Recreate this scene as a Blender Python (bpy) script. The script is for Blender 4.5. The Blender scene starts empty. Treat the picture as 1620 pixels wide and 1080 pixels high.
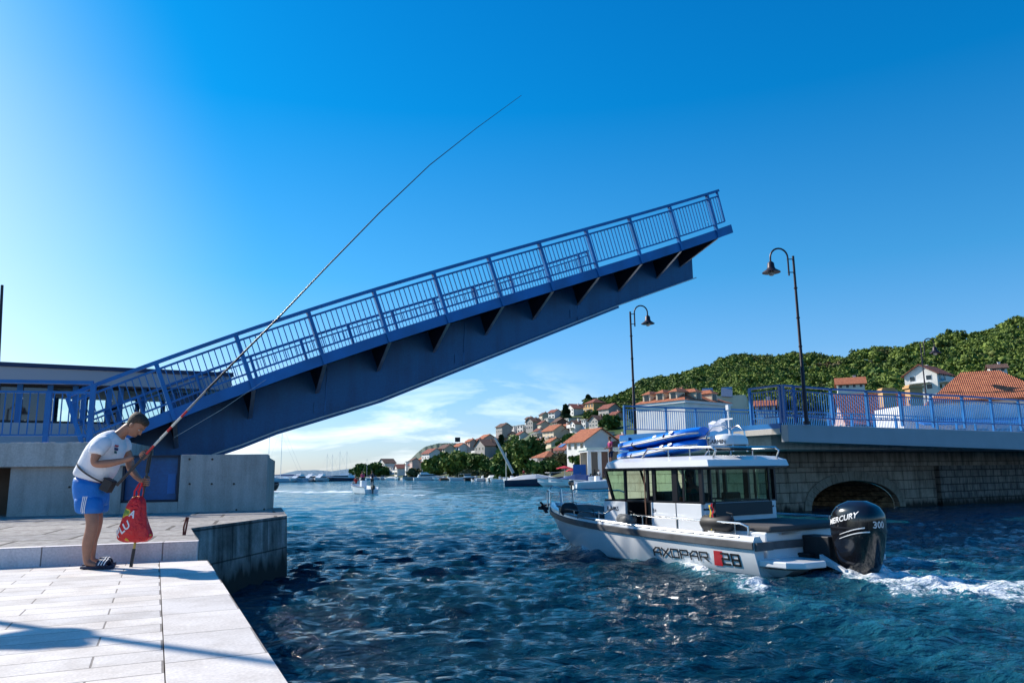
import bpy, bmesh, math, random
import numpy as np
from mathutils import Vector, Matrix
R = math.radians
random.seed(7); rng = np.random.default_rng(11)
S = bpy.context.scene
COL = S.collection

# ------------------------------------------------------------------ camera, sky, sun, exposure
H = 1.77; FOC = 1200.0; PIT = 0.1734; ROL = -0.015
FW = np.array([0, math.cos(PIT), math.sin(PIT)]); _up = np.array([0, -math.sin(PIT), math.cos(PIT)]); _rt = np.array([1., 0, 0])
RT = math.cos(ROL)*_rt + math.sin(ROL)*_up; UP = -math.sin(ROL)*_rt + math.cos(ROL)*_up
cd = bpy.data.cameras.new('camera'); cam = bpy.data.objects.new('camera', cd); COL.objects.link(cam)
cd.sensor_width = 36; cd.lens = 36*FOC/1620; cd.clip_start = 0.05; cd.clip_end = 9000
cam.matrix_world = Matrix(((RT[0], UP[0], -FW[0], 0), (RT[1], UP[1], -FW[1], 0), (RT[2], UP[2], -FW[2], H), (0, 0, 0, 1)))
S.camera = cam
SAZ, SEL = R(29), R(36)             # sun: 33 deg forward of due left, 36 deg up
SUN = Vector((-math.cos(SAZ)*math.cos(SEL), math.sin(SAZ)*math.cos(SEL), math.sin(SEL)))
w = bpy.data.worlds.new("World"); S.world = w; w.use_nodes = True
nt = w.node_tree; nt.nodes.clear()
def N(t, ty, **k):
    n = t.nodes.new(ty)
    for a, b in k.items(): setattr(n, a, b)
    return n
sky = N(nt, 'ShaderNodeTexSky', sky_type='NISHITA', sun_disc=False)
sky.sun_elevation = SEL; sky.sun_rotation = -(math.pi/2 - SAZ); sky.air_density = 1.0; sky.dust_density = 0.8; sky.ozone_density = 1.5; sky.altitude = 0
gm = N(nt, 'ShaderNodeGamma'); gm.inputs[1].default_value = .78
nt.links.new(sky.outputs[0], gm.inputs[0])
tc = N(nt, 'ShaderNodeTexCoord'); sp = N(nt, 'ShaderNodeSeparateXYZ'); nt.links.new(tc.outputs['Generated'], sp.inputs[0])
tint = N(nt, 'ShaderNodeValToRGB'); nt.links.new(sp.outputs['Z'], tint.inputs[0])
TINT = [(0.0, (.86, 1.0, 1.32)), (.09, (.60, .96, 1.40)), (.25, (.20, .84, 1.32)), (.45, (.01, .68, 1.28)), (.75, (.005, .54, 1.2))]
te = tint.color_ramp.elements
for i, (p_, c_) in enumerate(TINT):
    q_ = te[i] if i < 2 else te.new(p_)
    q_.position = p_; q_.color = tuple(x_/2 for x_ in c_)+(1,)
dt = N(nt, 'ShaderNodeVectorMath', operation='DOT_PRODUCT'); nt.links.new(tc.outputs['Generated'], dt.inputs[0]); dt.inputs[1].default_value = (-math.cos(SAZ), math.sin(SAZ), .02)
gl = N(nt, 'ShaderNodeMapRange', interpolation_type='SMOOTHSTEP'); gl.inputs[1].default_value = .70; gl.inputs[2].default_value = 1.0; nt.links.new(dt.outputs['Value'], gl.inputs[0])
tg = N(nt, 'ShaderNodeMix', data_type='RGBA'); nt.links.new(gl.outputs[0], tg.inputs[0]); nt.links.new(tint.outputs[0], tg.inputs[6]); tg.inputs[7].default_value = (.54, .63, .64, 1)
hs = N(nt, 'ShaderNodeMix', data_type='RGBA', blend_type='MULTIPLY'); hs.inputs[0].default_value = 1
nt.links.new(gm.outputs[0], hs.inputs[6]); nt.links.new(tg.outputs[2], hs.inputs[7])
# thin high clouds near the horizon
mp = N(nt, 'ShaderNodeMapping'); mp.inputs['Scale'].default_value = (2.2, 2.2, 9.0)
nt.links.new(tc.outputs['Generated'], mp.inputs[0])
ns = N(nt, 'ShaderNodeTexNoise'); ns.inputs['Scale'].default_value = 2.3; ns.inputs['Detail'].default_value = 8; ns.inputs['Roughness'].default_value = .58; ns.inputs['Distortion'].default_value = .5
nt.links.new(mp.outputs[0], ns.inputs['Vector'])
cr = N(nt, 'ShaderNodeValToRGB'); cr.color_ramp.elements[0].position = .46; cr.color_ramp.elements[1].position = .72
nt.links.new(ns.outputs[0], cr.inputs[0])
band = N(nt, 'ShaderNodeValToRGB'); b = band.color_ramp
b.elements[0].position = 0.0; b.elements[0].color = (1, 1, 1, 1); b.elements[1].position = .15; b.elements[1].color = (0, 0, 0, 1)
e = b.elements.new(.09); e.color = (.75, .75, .75, 1)
nt.links.new(sp.outputs['Z'], band.inputs[0])
mu = N(nt, 'ShaderNodeMath', operation='MULTIPLY'); nt.links.new(cr.outputs[0], mu.inputs[0]); nt.links.new(band.outputs[0], mu.inputs[1])
am = N(nt, 'ShaderNodeMapRange', interpolation_type='SMOOTHSTEP'); am.inputs[1].default_value = -.02; am.inputs[2].default_value = .14; am.inputs[3].default_value = .95; am.inputs[4].default_value = .12; nt.links.new(sp.outputs['X'], am.inputs[0])
mu2 = N(nt, 'ShaderNodeMath', operation='MULTIPLY'); nt.links.new(mu.outputs[0], mu2.inputs[0]); nt.links.new(am.outputs[0], mu2.inputs[1])
mxc = N(nt, 'ShaderNodeMix', data_type='RGBA'); nt.links.new(mu2.outputs[0], mxc.inputs[0]); nt.links.new(hs.outputs[2], mxc.inputs[6]); mxc.inputs[7].default_value = (4.6, 4.8, 5.0, 1)
bg = N(nt, 'ShaderNodeBackground'); bg.inputs[1].default_value = 0.15
nt.links.new(mxc.outputs[2], bg.inputs[0])
ow = N(nt, 'ShaderNodeOutputWorld'); nt.links.new(bg.outputs[0], ow.inputs[0])
sl = bpy.data.lights.new('sun', 'SUN'); sl.energy = 2.9; sl.angle = R(.53); sl.color = (1, .93, .83)
so = bpy.data.objects.new('sun', sl); COL.objects.link(so); so.rotation_euler = SUN.to_track_quat('Z', 'Y').to_euler()
S.view_settings.view_transform = 'Standard'; S.view_settings.look = 'None'; S.view_settings.gamma = 1; S.view_settings.exposure = 1.28
S.cycles.max_bounces = 6; S.cycles.transparent_max_bounces = 8; S.cycles.caustics_reflective = False; S.cycles.caustics_refractive = False

# ------------------------------------------------------------------ survey helpers: pixels of the photo -> points in the place
CAM = np.array([0, 0, H])
def ray(px, py): return FW + RT*(px-810)/FOC + UP*(540-py)/FOC
def onY(px, py, Y): r = ray(px, py); return Vector(CAM + r*(Y/r[1]))
def onZ(px, py, z): r = ray(px, py); return Vector(CAM + r*((z-H)/r[2]))
def onP(px, py, p0, nrm):
    r = ray(px, py); n = np.array(nrm); return Vector(CAM + r*(np.dot(np.array(p0)-CAM, n)/np.dot(r, n)))

# ------------------------------------------------------------------ mesh builder
class MB:
    def __init__(s): s.v = []; s.f = []; s.m = []
    def add(s, vs, fs, mi=0):
        o = len(s.v); s.v += [tuple(v) for v in vs]; s.f += [tuple(i+o for i in f) for f in fs]; s.m += [mi]*len(fs); return s
    def box(s, c, d, rz=0, M=None, mi=0):
        x, y, z = d[0]/2, d[1]/2, d[2]/2
        vs = [Vector((a*x, b_*y, e_*z)) for e_ in (-1, 1) for a, b_ in ((-1, -1), (1, -1), (1, 1), (-1, 1))]
        Q = M if M is not None else Matrix.Rotation(rz, 3, 'Z')
        vs = [Q @ v + Vector(c) for v in vs]
        return s.add(vs, [(0, 3, 2, 1), (4, 5, 6, 7), (0, 1, 5, 4), (1, 2, 6, 5), (2, 3, 7, 6), (3, 0, 4, 7)], mi)
    def beam(s, p, q, w, h, up=(0, 0, 1), mi=0):
        p, q = Vector(p), Vector(q); d = (q-p).normalized(); u = Vector(up); a = d.cross(u)
        if a.length < 1e-4: a = d.cross(Vector((1, 0, 0)))
        a.normalize(); u = a.cross(d).normalized()
        vs = [c + a*(sx*w/2) + u*(sy*h/2) for c in (p, q) for sx, sy in ((-1, -1), (1, -1), (1, 1), (-1, 1))]
        return s.add(vs, [(0, 1, 2, 3), (7, 6, 5, 4), (0, 4, 5, 1), (1, 5, 6, 2), (2, 6, 7, 3), (3, 7, 4, 0)], mi)
    def tube(s, pts, r, n=8, mi=0, cap=True, squash=1.0):
        pts = [Vector(p) for p in pts]; k = len(pts); rs = r if isinstance(r, (list, tuple)) else [r]*k
        base = len(s.v); prev = None; fs = []; vs = []
        for i, p in enumerate(pts):
            d = (pts[min(i+1, k-1)] - pts[max(i-1, 0)]).normalized()
            if prev is None:
                a = d.cross(Vector((0, 0, 1)))
                if a.length < .05: a = d.cross(Vector((0, 1, 0)))
            else: a = prev - d*prev.dot(d)
            a.normalize(); prev = a; b_ = d.cross(a)
            for j in range(n):
                t = 2*math.pi*j/n; vs.append(p + a*math.cos(t)*rs[i] + b_*math.sin(t)*rs[i]*squash)
        for i in range(k-1):
            for j in range(n):
                j2 = (j+1) % n; fs.append((i*n+j, i*n+j2, (i+1)*n+j2, (i+1)*n+j))
        if cap: fs.append(tuple(range(n-1, -1, -1))); fs.append(tuple((k-1)*n+j for j in range(n)))
        return s.add(vs, fs, mi)
    def lathe(s, prof, c=(0, 0, 0), n=20, M=None, mi=0):
        vs = []; fs = []; c = Vector(c)
        for r, z in prof:
            for j in range(n):
                t = 2*math.pi*j/n; v = Vector((r*math.cos(t), r*math.sin(t), z)); vs.append((M @ v if M else v)+c)
        for i in range(len(prof)-1):
            for j in range(n):
                j2 = (j+1) % n; fs.append((i*n+j, i*n+j2, (i+1)*n+j2, (i+1)*n+j))
        fs.append(tuple(range(n-1, -1, -1))); fs.append(tuple((len(prof)-1)*n+j for j in range(n)))
        return s.add(vs, fs, mi)
    def loft(s, rings, mi=0, cap=True, closed=True):
        n = len(rings[0]); vs = [v for r in rings for v in r]; fs = []
        for i in range(len(rings)-1):
            for j in range(n if closed else n-1):
                j2 = (j+1) % n; fs.append((i*n+j, i*n+j2, (i+1)*n+j2, (i+1)*n+j))
        if cap: fs.append(tuple(range(n-1, -1, -1))); fs.append(tuple((len(rings)-1)*n+j for j in range(n)))
        return s.add(vs, fs, mi)
    def prism(s, poly, ext, mi=0):
        poly = [Vector(p) for p in poly]; ext = Vector(ext); n = len(poly)
        fs = [tuple(range(n-1, -1, -1)), tuple(range(n, 2*n))] + [(i, (i+1) % n, n+(i+1) % n, n+i) for i in range(n)]
        return s.add(poly+[p+ext for p in poly], fs, mi)
    def ball(s, c, r, n=12, M=None, mi=0):
        r = r if hasattr(r, '__len__') else (r, r, r); vs = []; k = n//2+1; c = Vector(c)
        for i in range(1, k):
            ph = math.pi*i/k
            for j in range(n):
                t = 2*math.pi*j/n; v = Vector((r[0]*math.sin(ph)*math.cos(t), r[1]*math.sin(ph)*math.sin(t), -r[2]*math.cos(ph))); vs.append((M @ v if M else v)+c)
        fs = [(i*n+j, i*n+(j+1) % n, (i+1)*n+(j+1) % n, (i+1)*n+j) for i in range(k-2) for j in range(n)]
        fs += [tuple(range(n-1, -1, -1)), tuple((k-2)*n+j for j in range(n))]
        return s.add(vs, fs, mi)
    def build(s, name, mats, parent=None, org=None, smooth=False, bevel=0, tag_=None, sub=0):
        me = bpy.data.meshes.new(name); o3 = Vector(org) if org is not None else Vector((0, 0, 0))
        me.from_pydata([Vector(v)-o3 for v in s.v], [], s.f)
        for m in (mats if isinstance(mats, (list, tuple)) else [mats]): me.materials.append(m)
        if any(s.m): me.polygons.foreach_set('material_index', s.m)
        bm = bmesh.new(); bm.from_mesh(me); bmesh.ops.recalc_face_normals(bm, faces=bm.faces); bm.to_mesh(me); bm.free()
        if smooth: me.polygons.foreach_set('use_smooth', [True]*len(me.polygons))
        o = bpy.data.objects.new(name, me); COL.objects.link(o)
        if parent is not None:
            o.parent = parent
            if smooth == 2: pass
        if org is not None and parent is None: o.location = o3
        if bevel: m = o.modifiers.new('bevel', 'BEVEL'); m.width = bevel; m.segments = 2; m.limit_method = 'ANGLE'; m.angle_limit = R(40)
        if sub: m = o.modifiers.new('sub', 'SUBSURF'); m.levels = sub; m.render_levels = sub
        if smooth: auto(o)
        return o
def auto(o, ang=42):
    # mark sharp edges so that smooth shading keeps real corners
    me = o.data; bm = bmesh.new(); bm.from_mesh(me)
    for ed in bm.edges:
        if len(ed.link_faces) == 2 and ed.calc_face_angle(0) > R(ang): ed.smooth = False
    bm.to_mesh(me); bm.free()
def mesh_np(name, V, F, mat, parent=None):
    me = bpy.data.meshes.new(name); V = np.asarray(V, np.float32); F = np.asarray(F, np.int32)
    me.vertices.add(len(V)); me.vertices.foreach_set('co', V.ravel())
    k = F.shape[1]; me.loops.add(F.size); me.loops.foreach_set('vertex_index', F.ravel())
    me.polygons.add(len(F)); me.polygons.foreach_set('loop_start', np.arange(0, F.size, k, dtype=np.int32))
    me.update(calc_edges=True); me.materials.append(mat)
    o = bpy.data.objects.new(name, me); COL.objects.link(o)
    if parent is not None: o.parent = parent
    return o
def tag(o, label=None, cat=None, group=None, kind=None):
    if label: o['label'] = label
    if cat: o['category'] = cat
    if group: o['group'] = group
    if kind: o['kind'] = kind
    return o
def empty(name, loc, rz=0, label=None, cat=None, group=None):
    o = bpy.data.objects.new(name, None); COL.objects.link(o); o.empty_display_size = .2; o.location = loc; o.rotation_euler = (0, 0, rz)
    return tag(o, label, cat, group)
def text_mesh(name, txt, mat, size, parent, M, sx=1.0, ext=.003, shear=0, bold=0):
    cu = bpy.data.curves.new(name, 'FONT'); cu.body = txt; cu.size = size; cu.extrude = ext; cu.shear = shear; cu.offset = bold; cu.resolution_u = 3
    cu.align_x = 'LEFT'; t = bpy.data.objects.new('tmp', cu); COL.objects.link(t)
    dg = bpy.context.evaluated_depsgraph_get(); me = bpy.data.meshes.new_from_object(t.evaluated_get(dg)); bpy.data.objects.remove(t)
    me.transform(M @ Matrix.Diagonal((sx, 1, 1, 1))); me.materials.clear(); me.materials.append(mat); me.name = name
    o = bpy.data.objects.new(name, me); COL.objects.link(o); o.parent = parent; return o
def skin(name, nodes, edges, mat, parent, root=0, sub=2):
    # nodes: (x,y,z, rx, ry)
    me = bpy.data.meshes.new(name); me.from_pydata([n[:3] for n in nodes], edges, [])
    o = bpy.data.objects.new('tmp', me); COL.objects.link(o)
    m = o.modifiers.new('s', 'SKIN'); m.use_smooth_shade = True
    sv = me.skin_vertices[0].data
    for i, n in enumerate(nodes): sv[i].radius = (n[3], n[4] if len(n) > 4 else n[3]); sv[i].use_root = (i == root)
    m2 = o.modifiers.new('u', 'SUBSURF'); m2.levels = sub; m2.render_levels = sub
    dg = bpy.context.evaluated_depsgraph_get(); r = bpy.data.meshes.new_from_object(o.evaluated_get(dg)); bpy.data.objects.remove(o)
    r.materials.clear(); r.materials.append(mat); r.name = name; r.polygons.foreach_set('use_smooth', [True]*len(r.polygons))
    q = bpy.data.objects.new(name, r); COL.objects.link(q)
    if parent is not None: q.parent = parent
    return q

# ------------------------------------------------------------------ materials
def mat(name, col, rough=.6, metal=0, var=.0, vscale=3, bump=0, bscale=20, spec=.5, coat=0, trans=0, ior=1.45, dirt=None, vcol=None, alpha=1):
    m = bpy.data.materials.new(name); m.use_nodes = True; t = m.node_tree; P = t.nodes['Principled BSDF']
    P.inputs['Base Color'].default_value = (*col, 1); P.inputs['Roughness'].default_value = rough; P.inputs['Metallic'].default_value = metal
    P.inputs['Specular IOR Level'].default_value = spec; P.inputs['Coat Weight'].default_value = coat; P.inputs['Coat Roughness'].default_value = .08
    P.inputs['Transmission Weight'].default_value = trans; P.inputs['IOR'].default_value = ior
    co = N(t, 'ShaderNodeTexCoord')
    if var or vcol:
        n = N(t, 'ShaderNodeTexNoise'); n.inputs['Scale'].default_value = vscale; n.inputs['Detail'].default_value = 6; t.links.new(co.outputs['Object'], n.inputs['Vector'])
        r = N(t, 'ShaderNodeValToRGB'); c2 = vcol if vcol else tuple(min(1, c*(1-var)) for c in col)
        r.color_ramp.elements[0].position = .35; r.color_ramp.elements[1].position = .65
        r.color_ramp.elements[0].color = (*c2, 1); r.color_ramp.elements[1].color = (*(col if vcol else tuple(min(1, c*(1+var)) for c in col)), 1)
        t.links.new(n.outputs[0], r.inputs[0]); t.links.new(r.outputs[0], P.inputs['Base Color'])
        r2 = N(t, 'ShaderNodeMapRange'); r2.inputs[3].default_value = max(0, rough-.08); r2.inputs[4].default_value = min(1, rough+.1)
        t.links.new(n.outputs[0], r2.inputs[0]); t.links.new(r2.outputs[0], P.inputs['Roughness'])
    if bump:
        n2 = N(t, 'ShaderNodeTexNoise'); n2.inputs['Scale'].default_value = bscale; n2.inputs['Detail'].default_value = 8; t.links.new(co.outputs['Object'], n2.inputs['Vector'])
        bm_ = N(t, 'ShaderNodeBump'); bm_.inputs['Strength'].default_value = 1; bm_.inputs['Distance'].default_value = bump
        t.links.new(n2.outputs[0], bm_.inputs['Height']); t.links.new(bm_.outputs[0], P.inputs['Normal'])
    return m
def stained(name, col, dark, rough=.8, scale=1.0, bump=.004, streak=True, amt=.5, joints=None, tide=None):
    # concrete / stone with vertical streaks, blotches, optional block joints (w,h,mortar) in (x,z) and a dark tide band below z
    m = bpy.data.materials.new(name); m.use_nodes = True; t = m.node_tree; P = t.nodes['Principled BSDF']; P.inputs['Roughness'].default_value = rough
    co = N(t, 'ShaderNodeTexCoord'); L = t.links.new
    n = N(t, 'ShaderNodeTexNoise'); n.inputs['Scale'].default_value = 1.6*scale; n.inputs['Detail'].default_value = 9; n.inputs['Roughness'].default_value = .65; L(co.outputs['Object'], n.inputs['Vector'])
    mp_ = N(t, 'ShaderNodeMapping'); mp_.inputs['Scale'].default_value = (5*scale, 5*scale, .5*scale); L(co.outputs['Object'], mp_.inputs[0])
    n2 = N(t, 'ShaderNodeTexNoise'); n2.inputs['Scale'].default_value = 1.3; n2.inputs['Detail'].default_value = 7; L(mp_.outputs[0], n2.inputs['Vector'])
    ml = N(t, 'ShaderNodeMath', operation='MULTIPLY'); L(n.outputs[0], ml.inputs[0]); L(n2.outputs[0] if streak else n.outputs[0], ml.inputs[1])
    r = N(t, 'ShaderNodeValToRGB'); r.color_ramp.elements[0].position = .14; r.color_ramp.elements[1].position = .14+.26*amt+.02
    r.color_ramp.elements[0].color = (*dark, 1); r.color_ramp.elements[1].color = (*col, 1); L(ml.outputs[0], r.inputs[0])
    out = r.outputs[0]; hgt = n.outputs[0]
    f = N(t, 'ShaderNodeTexNoise'); f.inputs['Scale'].default_value = 45*scale; f.inputs['Detail'].default_value = 5; L(co.outputs['Object'], f.inputs['Vector'])
    mr = N(t, 'ShaderNodeMapRange'); mr.inputs[1].default_value = .3; mr.inputs[2].default_value = .7; mr.inputs[3].default_value = .82; mr.inputs[4].default_value = 1.08; L(f.outputs[0], mr.inputs[0])
    mm = N(t, 'ShaderNodeVectorMath', operation='SCALE'); L(out, mm.inputs[0]); L(mr.outputs[0], mm.inputs['Scale']); out = mm.outputs[0]
    if joints:
        bw, bh, mo, offs = joints
        se = N(t, 'ShaderNodeSeparateXYZ'); L(co.outputs['Object'], se.inputs[0]); cb = N(t, 'ShaderNodeCombineXYZ')
        if offs == 'floor': L(se.outputs[0], cb.inputs[0]); L(se.outputs[1], cb.inputs[1])
        else:
            L(se.outputs[0], cb.inputs[0]); L(se.outputs[2], cb.inputs[1])
        br = N(t, 'ShaderNodeTexBrick'); br.inputs['Scale'].default_value = 1; br.inputs['Mortar Size'].default_value = mo; br.inputs['Brick Width'].default_value = bw; br.inputs['Row Height'].default_value = bh
        br.inputs['Color1'].default_value = (1, 1, 1, 1); br.inputs['Color2'].default_value = (.74, .76, .8, 1); br.inputs['Mortar'].default_value = (.22, .2, .19, 1); br.inputs['Bias'].default_value = .1
        br.inputs['Mortar Smooth'].default_value = .15; br.offset = .5 if offs != 'floor' else .37
        ds = N(t, 'ShaderNodeTexNoise'); ds.inputs['Scale'].default_value = 3; L(co.outputs['Object'], ds.inputs['Vector'])
        va = N(t, 'ShaderNodeVectorMath', operation='MULTIPLY_ADD'); L(ds.outputs['Color'], va.inputs[0]); va.inputs[1].default_value = (mo*1.2,)*3; L(cb.outputs[0], va.inputs[2]); L(va.outputs[0], br.inputs['Vector'])
        x = N(t, 'ShaderNodeMix', data_type='RGBA', blend_type='MULTIPLY'); x.inputs[0].default_value = .9; L(out, x.inputs[6]); L(br.outputs['Color'], x.inputs[7]); out = x.outputs[2]
        hm = N(t, 'ShaderNodeMath', operation='MULTIPLY_ADD'); L(br.outputs['Fac'], hm.inputs[0]); hm.inputs[1].default_value = -1.6; L(n.outputs[0], hm.inputs[2]); hgt = hm.outputs[0]
    if tide is not None:
        ge = N(t, 'ShaderNodeNewGeometry'); s2 = N(t, 'ShaderNodeSeparateXYZ'); L(ge.outputs['Position'], s2.inputs[0])
        ad = N(t, 'ShaderNodeMath', operation='MULTIPLY_ADD'); L(n2.outputs[0], ad.inputs[0]); ad.inputs[1].default_value = -.9; L(s2.outputs['Z'], ad.inputs[2])
        tr = N(t, 'ShaderNodeMapRange'); tr.inputs[1].default_value = tide-.62; tr.inputs[2].default_value = tide-.36; L(ad.outputs[0], tr.inputs[0])
        x = N(t, 'ShaderNodeMix', data_type='RGBA'); L(tr.outputs[0], x.inputs[0]); x.inputs[6].default_value = (.018, .017, .013, 1); L(out, x.inputs[7]); out = x.outputs[2]
    L(out, P.inputs['Base Color'])
    bm_ = N(t, 'ShaderNodeBump'); bm_.inputs['Distance'].default_value = bump; L(hgt, bm_.inputs['Height'])
    bm2 = N(t, 'ShaderNodeBump'); bm2.inputs['Distance'].default_value = bump*.35; L(f.outputs[0], bm2.inputs['Height']); L(bm_.outputs[0], bm2.inputs['Normal']); L(bm2.outputs[0], P.inputs['Normal'])
    return m
def leafmat(name, a, b_, scale=.25, dry=None):
    m = bpy.data.materials.new(name); m.use_nodes = True; t = m.node_tree; P = t.nodes['Principled BSDF']; P.inputs['Roughness'].default_value = .65; P.inputs['Specular IOR Level'].default_value = .15
    ge = N(t, 'ShaderNodeNewGeometry'); n = N(t, 'ShaderNodeTexNoise'); n.inputs['Scale'].default_value = scale; n.inputs['Detail'].default_value = 3; t.links.new(ge.outputs['Position'], n.inputs['Vector'])
    r = N(t, 'ShaderNodeValToRGB'); r.color_ramp.elements[0].position = .38; r.color_ramp.elements[1].position = .62; r.color_ramp.elements[0].color = (*a, 1); r.color_ramp.elements[1].color = (*b_, 1)
    t.links.new(n.outputs[0], r.inputs[0]); out = r.outputs[0]
    if dry:
        n2 = N(t, 'ShaderNodeTexNoise'); n2.inputs['Scale'].default_value = .055; n2.inputs['Detail'].default_value = 5; t.links.new(ge.outputs['Position'], n2.inputs['Vector'])
        mr = N(t, 'ShaderNodeMapRange'); mr.inputs[1].default_value = .60; mr.inputs[2].default_value = .72; mr.inputs[4].default_value = .8; t.links.new(n2.outputs[0], mr.inputs[0])
        x = N(t, 'ShaderNodeMix', data_type='RGBA'); t.links.new(mr.outputs[0], x.inputs[0]); t.links.new(out, x.inputs[6]); x.inputs[7].default_value = (*dry, 1); out = x.outputs[2]
    t.links.new(out, P.inputs['Base Color']); return m
def tilemat(name, a, b_):
    m = bpy.data.materials.new(name); m.use_nodes = True; t = m.node_tree; P = t.nodes['Principled BSDF']; P.inputs['Roughness'].default_value = .85
    co = N(t, 'ShaderNodeTexCoord'); L = t.links.new
    n = N(t, 'ShaderNodeTexNoise'); n.inputs['Scale'].default_value = 2.5; n.inputs['Detail'].default_value = 8; L(co.outputs['Object'], n.inputs['Vector'])
    r = N(t, 'ShaderNodeValToRGB'); r.color_ramp.elements[0].position = .3; r.color_ramp.elements[1].position = .7; r.color_ramp.elements[0].color = (*a, 1); r.color_ramp.elements[1].color = (*b_, 1); L(n.outputs[0], r.inputs[0])
    wv = N(t, 'ShaderNodeTexWave'); wv.inputs['Scale'].default_value = 1.5; wv.bands_direction = 'Y'; wv.inputs['Distortion'].default_value = 1.2; wv.inputs['Detail'].default_value = 1; L(co.outputs['Object'], wv.inputs['Vector'])
    w2 = N(t, 'ShaderNodeTexWave'); w2.inputs['Scale'].default_value = 2.2; w2.bands_direction = 'X'; L(co.outputs['Object'], w2.inputs['Vector'])
    ad = N(t, 'ShaderNodeMath', operation='ADD'); L(wv.outputs['Fac'], ad.inputs[0]); L(w2.outputs['Fac'], ad.inputs[1])
    mr = N(t, 'ShaderNodeMapRange'); mr.inputs[2].default_value = 1.6; mr.inputs[3].default_value = .62; mr.inputs[4].default_value = 1.1; L(ad.outputs[0], mr.inputs[0])
    v = N(t, 'ShaderNodeVectorMath', operation='SCALE'); L(r.outputs[0], v.inputs[0]); L(mr.outputs[0], v.inputs['Scale']); L(v.outputs[0], P.inputs['Base Color'])
    bm_ = N(t, 'ShaderNodeBump'); bm_.inputs['Distance'].default_value = .05; L(ad.outputs[0], bm_.inputs['Height']); L(bm_.outputs[0], P.inputs['Normal']); return m

BLUE = mat('blue_paint', (.006, .15, .43), .38, var=.18, vscale=1.2, bump=.0015, bscale=30)
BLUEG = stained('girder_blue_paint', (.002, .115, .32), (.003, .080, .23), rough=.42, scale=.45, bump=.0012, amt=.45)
GREYST = mat('light_grey_flange', (.42, .43, .45), .4, metal=.6, var=.15)  # light grey metal for the girder and bracket flanges
CONC = stained('concrete', (.50, .47, .44), (.36, .33, .30), amt=.55, scale=.8)
CONCL = stained('pale_concrete', (.60, .57, .53), (.45, .42, .38), amt=.4, scale=.8)
WHITEC = mat('white_wall', (.72, .71, .69), .8, var=.05, vscale=1, bump=.003)
BLACKM = mat('black_lamp_metal', (.03, .025, .035), .45, metal=.4, var=.2)
STEEL = mat('steel', (.5, .52, .54), .3, metal=1)
CHROME = mat('polished_steel', (.62, .63, .65), .2, metal=1)
GEL = mat('white_gelcoat', (.74, .76, .78), .22, var=.03, vscale=2, coat=.3)
GELD = mat('nonskid_deck', (.66, .68, .70), .6, bump=.001, bscale=200)
RUBBER = mat('black_rubber', (.018, .018, .02), .55, var=.2, vscale=8)
GREYR = mat('grey_rubrail', (.09, .09, .095), .6, var=.25, vscale=3)
FABG = mat('grey_cushion', (.075, .07, .07), .85, bump=.004, bscale=60)
BLACKG = mat('gloss_black', (.008, .008, .010), .12, coat=.6)
RED = mat('red_vinyl', (.55, .02, .03), .35)
WHITEP = mat('white_paint', (.8, .8, .8), .4)
YEL = mat('yellow_paint', (.75, .5, .03), .5)
GOLD = mat('gold_paint', (.45, .36, .10), .35, metal=.4)
DKTXT = mat('dark_lettering', (.02, .025, .035), .4)
GLASS = mat('green_tinted_glass', (.66, .86, .74), .02, trans=1, ior=1.25, spec=.5)
SKIN = mat('skin', (.36, .17, .105), .5, var=.1, vscale=14, bump=.001, bscale=90)
SKINT = mat('tanned_skin', (.30, .135, .08), .5, var=.1, vscale=14)
HAIR = mat('brown_hair', (.055, .035, .022), .7, bump=.006, bscale=90, var=.5, vscale=60)
TSH = mat('white_cotton', (.78, .79, .82), .85, bump=.035, bscale=5)
SHORT = mat('blue_polyester', (.004, .15, .50), .55, bump=.03, bscale=6, var=.15, vscale=5)
PANE = mat('window_pane', (.02, .03, .04), .06)
SHUT = mat('blue_shutter', (.02, .12, .22), .6)
SHUTB = mat('brown_shutter', (.10, .055, .035), .6)
T_OR = tilemat('orange_roof_tiles', (.36, .10, .045), (.58, .20, .09))
T_RED = tilemat('red_roof_tiles', (.22, .055, .04), (.38, .12, .075))
T_BR = tilemat('brown_roof_tiles', (.11, .06, .045), (.22, .11, .08))
W_WH = mat('white_render', (.74, .72, .69), .85, var=.06, vscale=.6); W_CR = mat('cream_render', (.66, .55, .40), .85, var=.08, vscale=.6)
W_GR = mat('grey_render', (.36, .34, .32), .85, var=.1, vscale=.6); W_BR = mat('brown_brick', (.20, .115, .085), .9, var=.2, vscale=2); W_OC = mat('ochre_render', (.52, .31, .14), .85, var=.1, vscale=.6); W_PK = mat('pink_render', (.60, .42, .36), .85, var=.08)
WALLS = dict(w=W_WH, c=W_CR, g=W_GR, b=W_BR, o=W_OC, p=W_PK); ROOFS = dict(o=T_OR, r=T_RED, b=T_BR)

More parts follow.
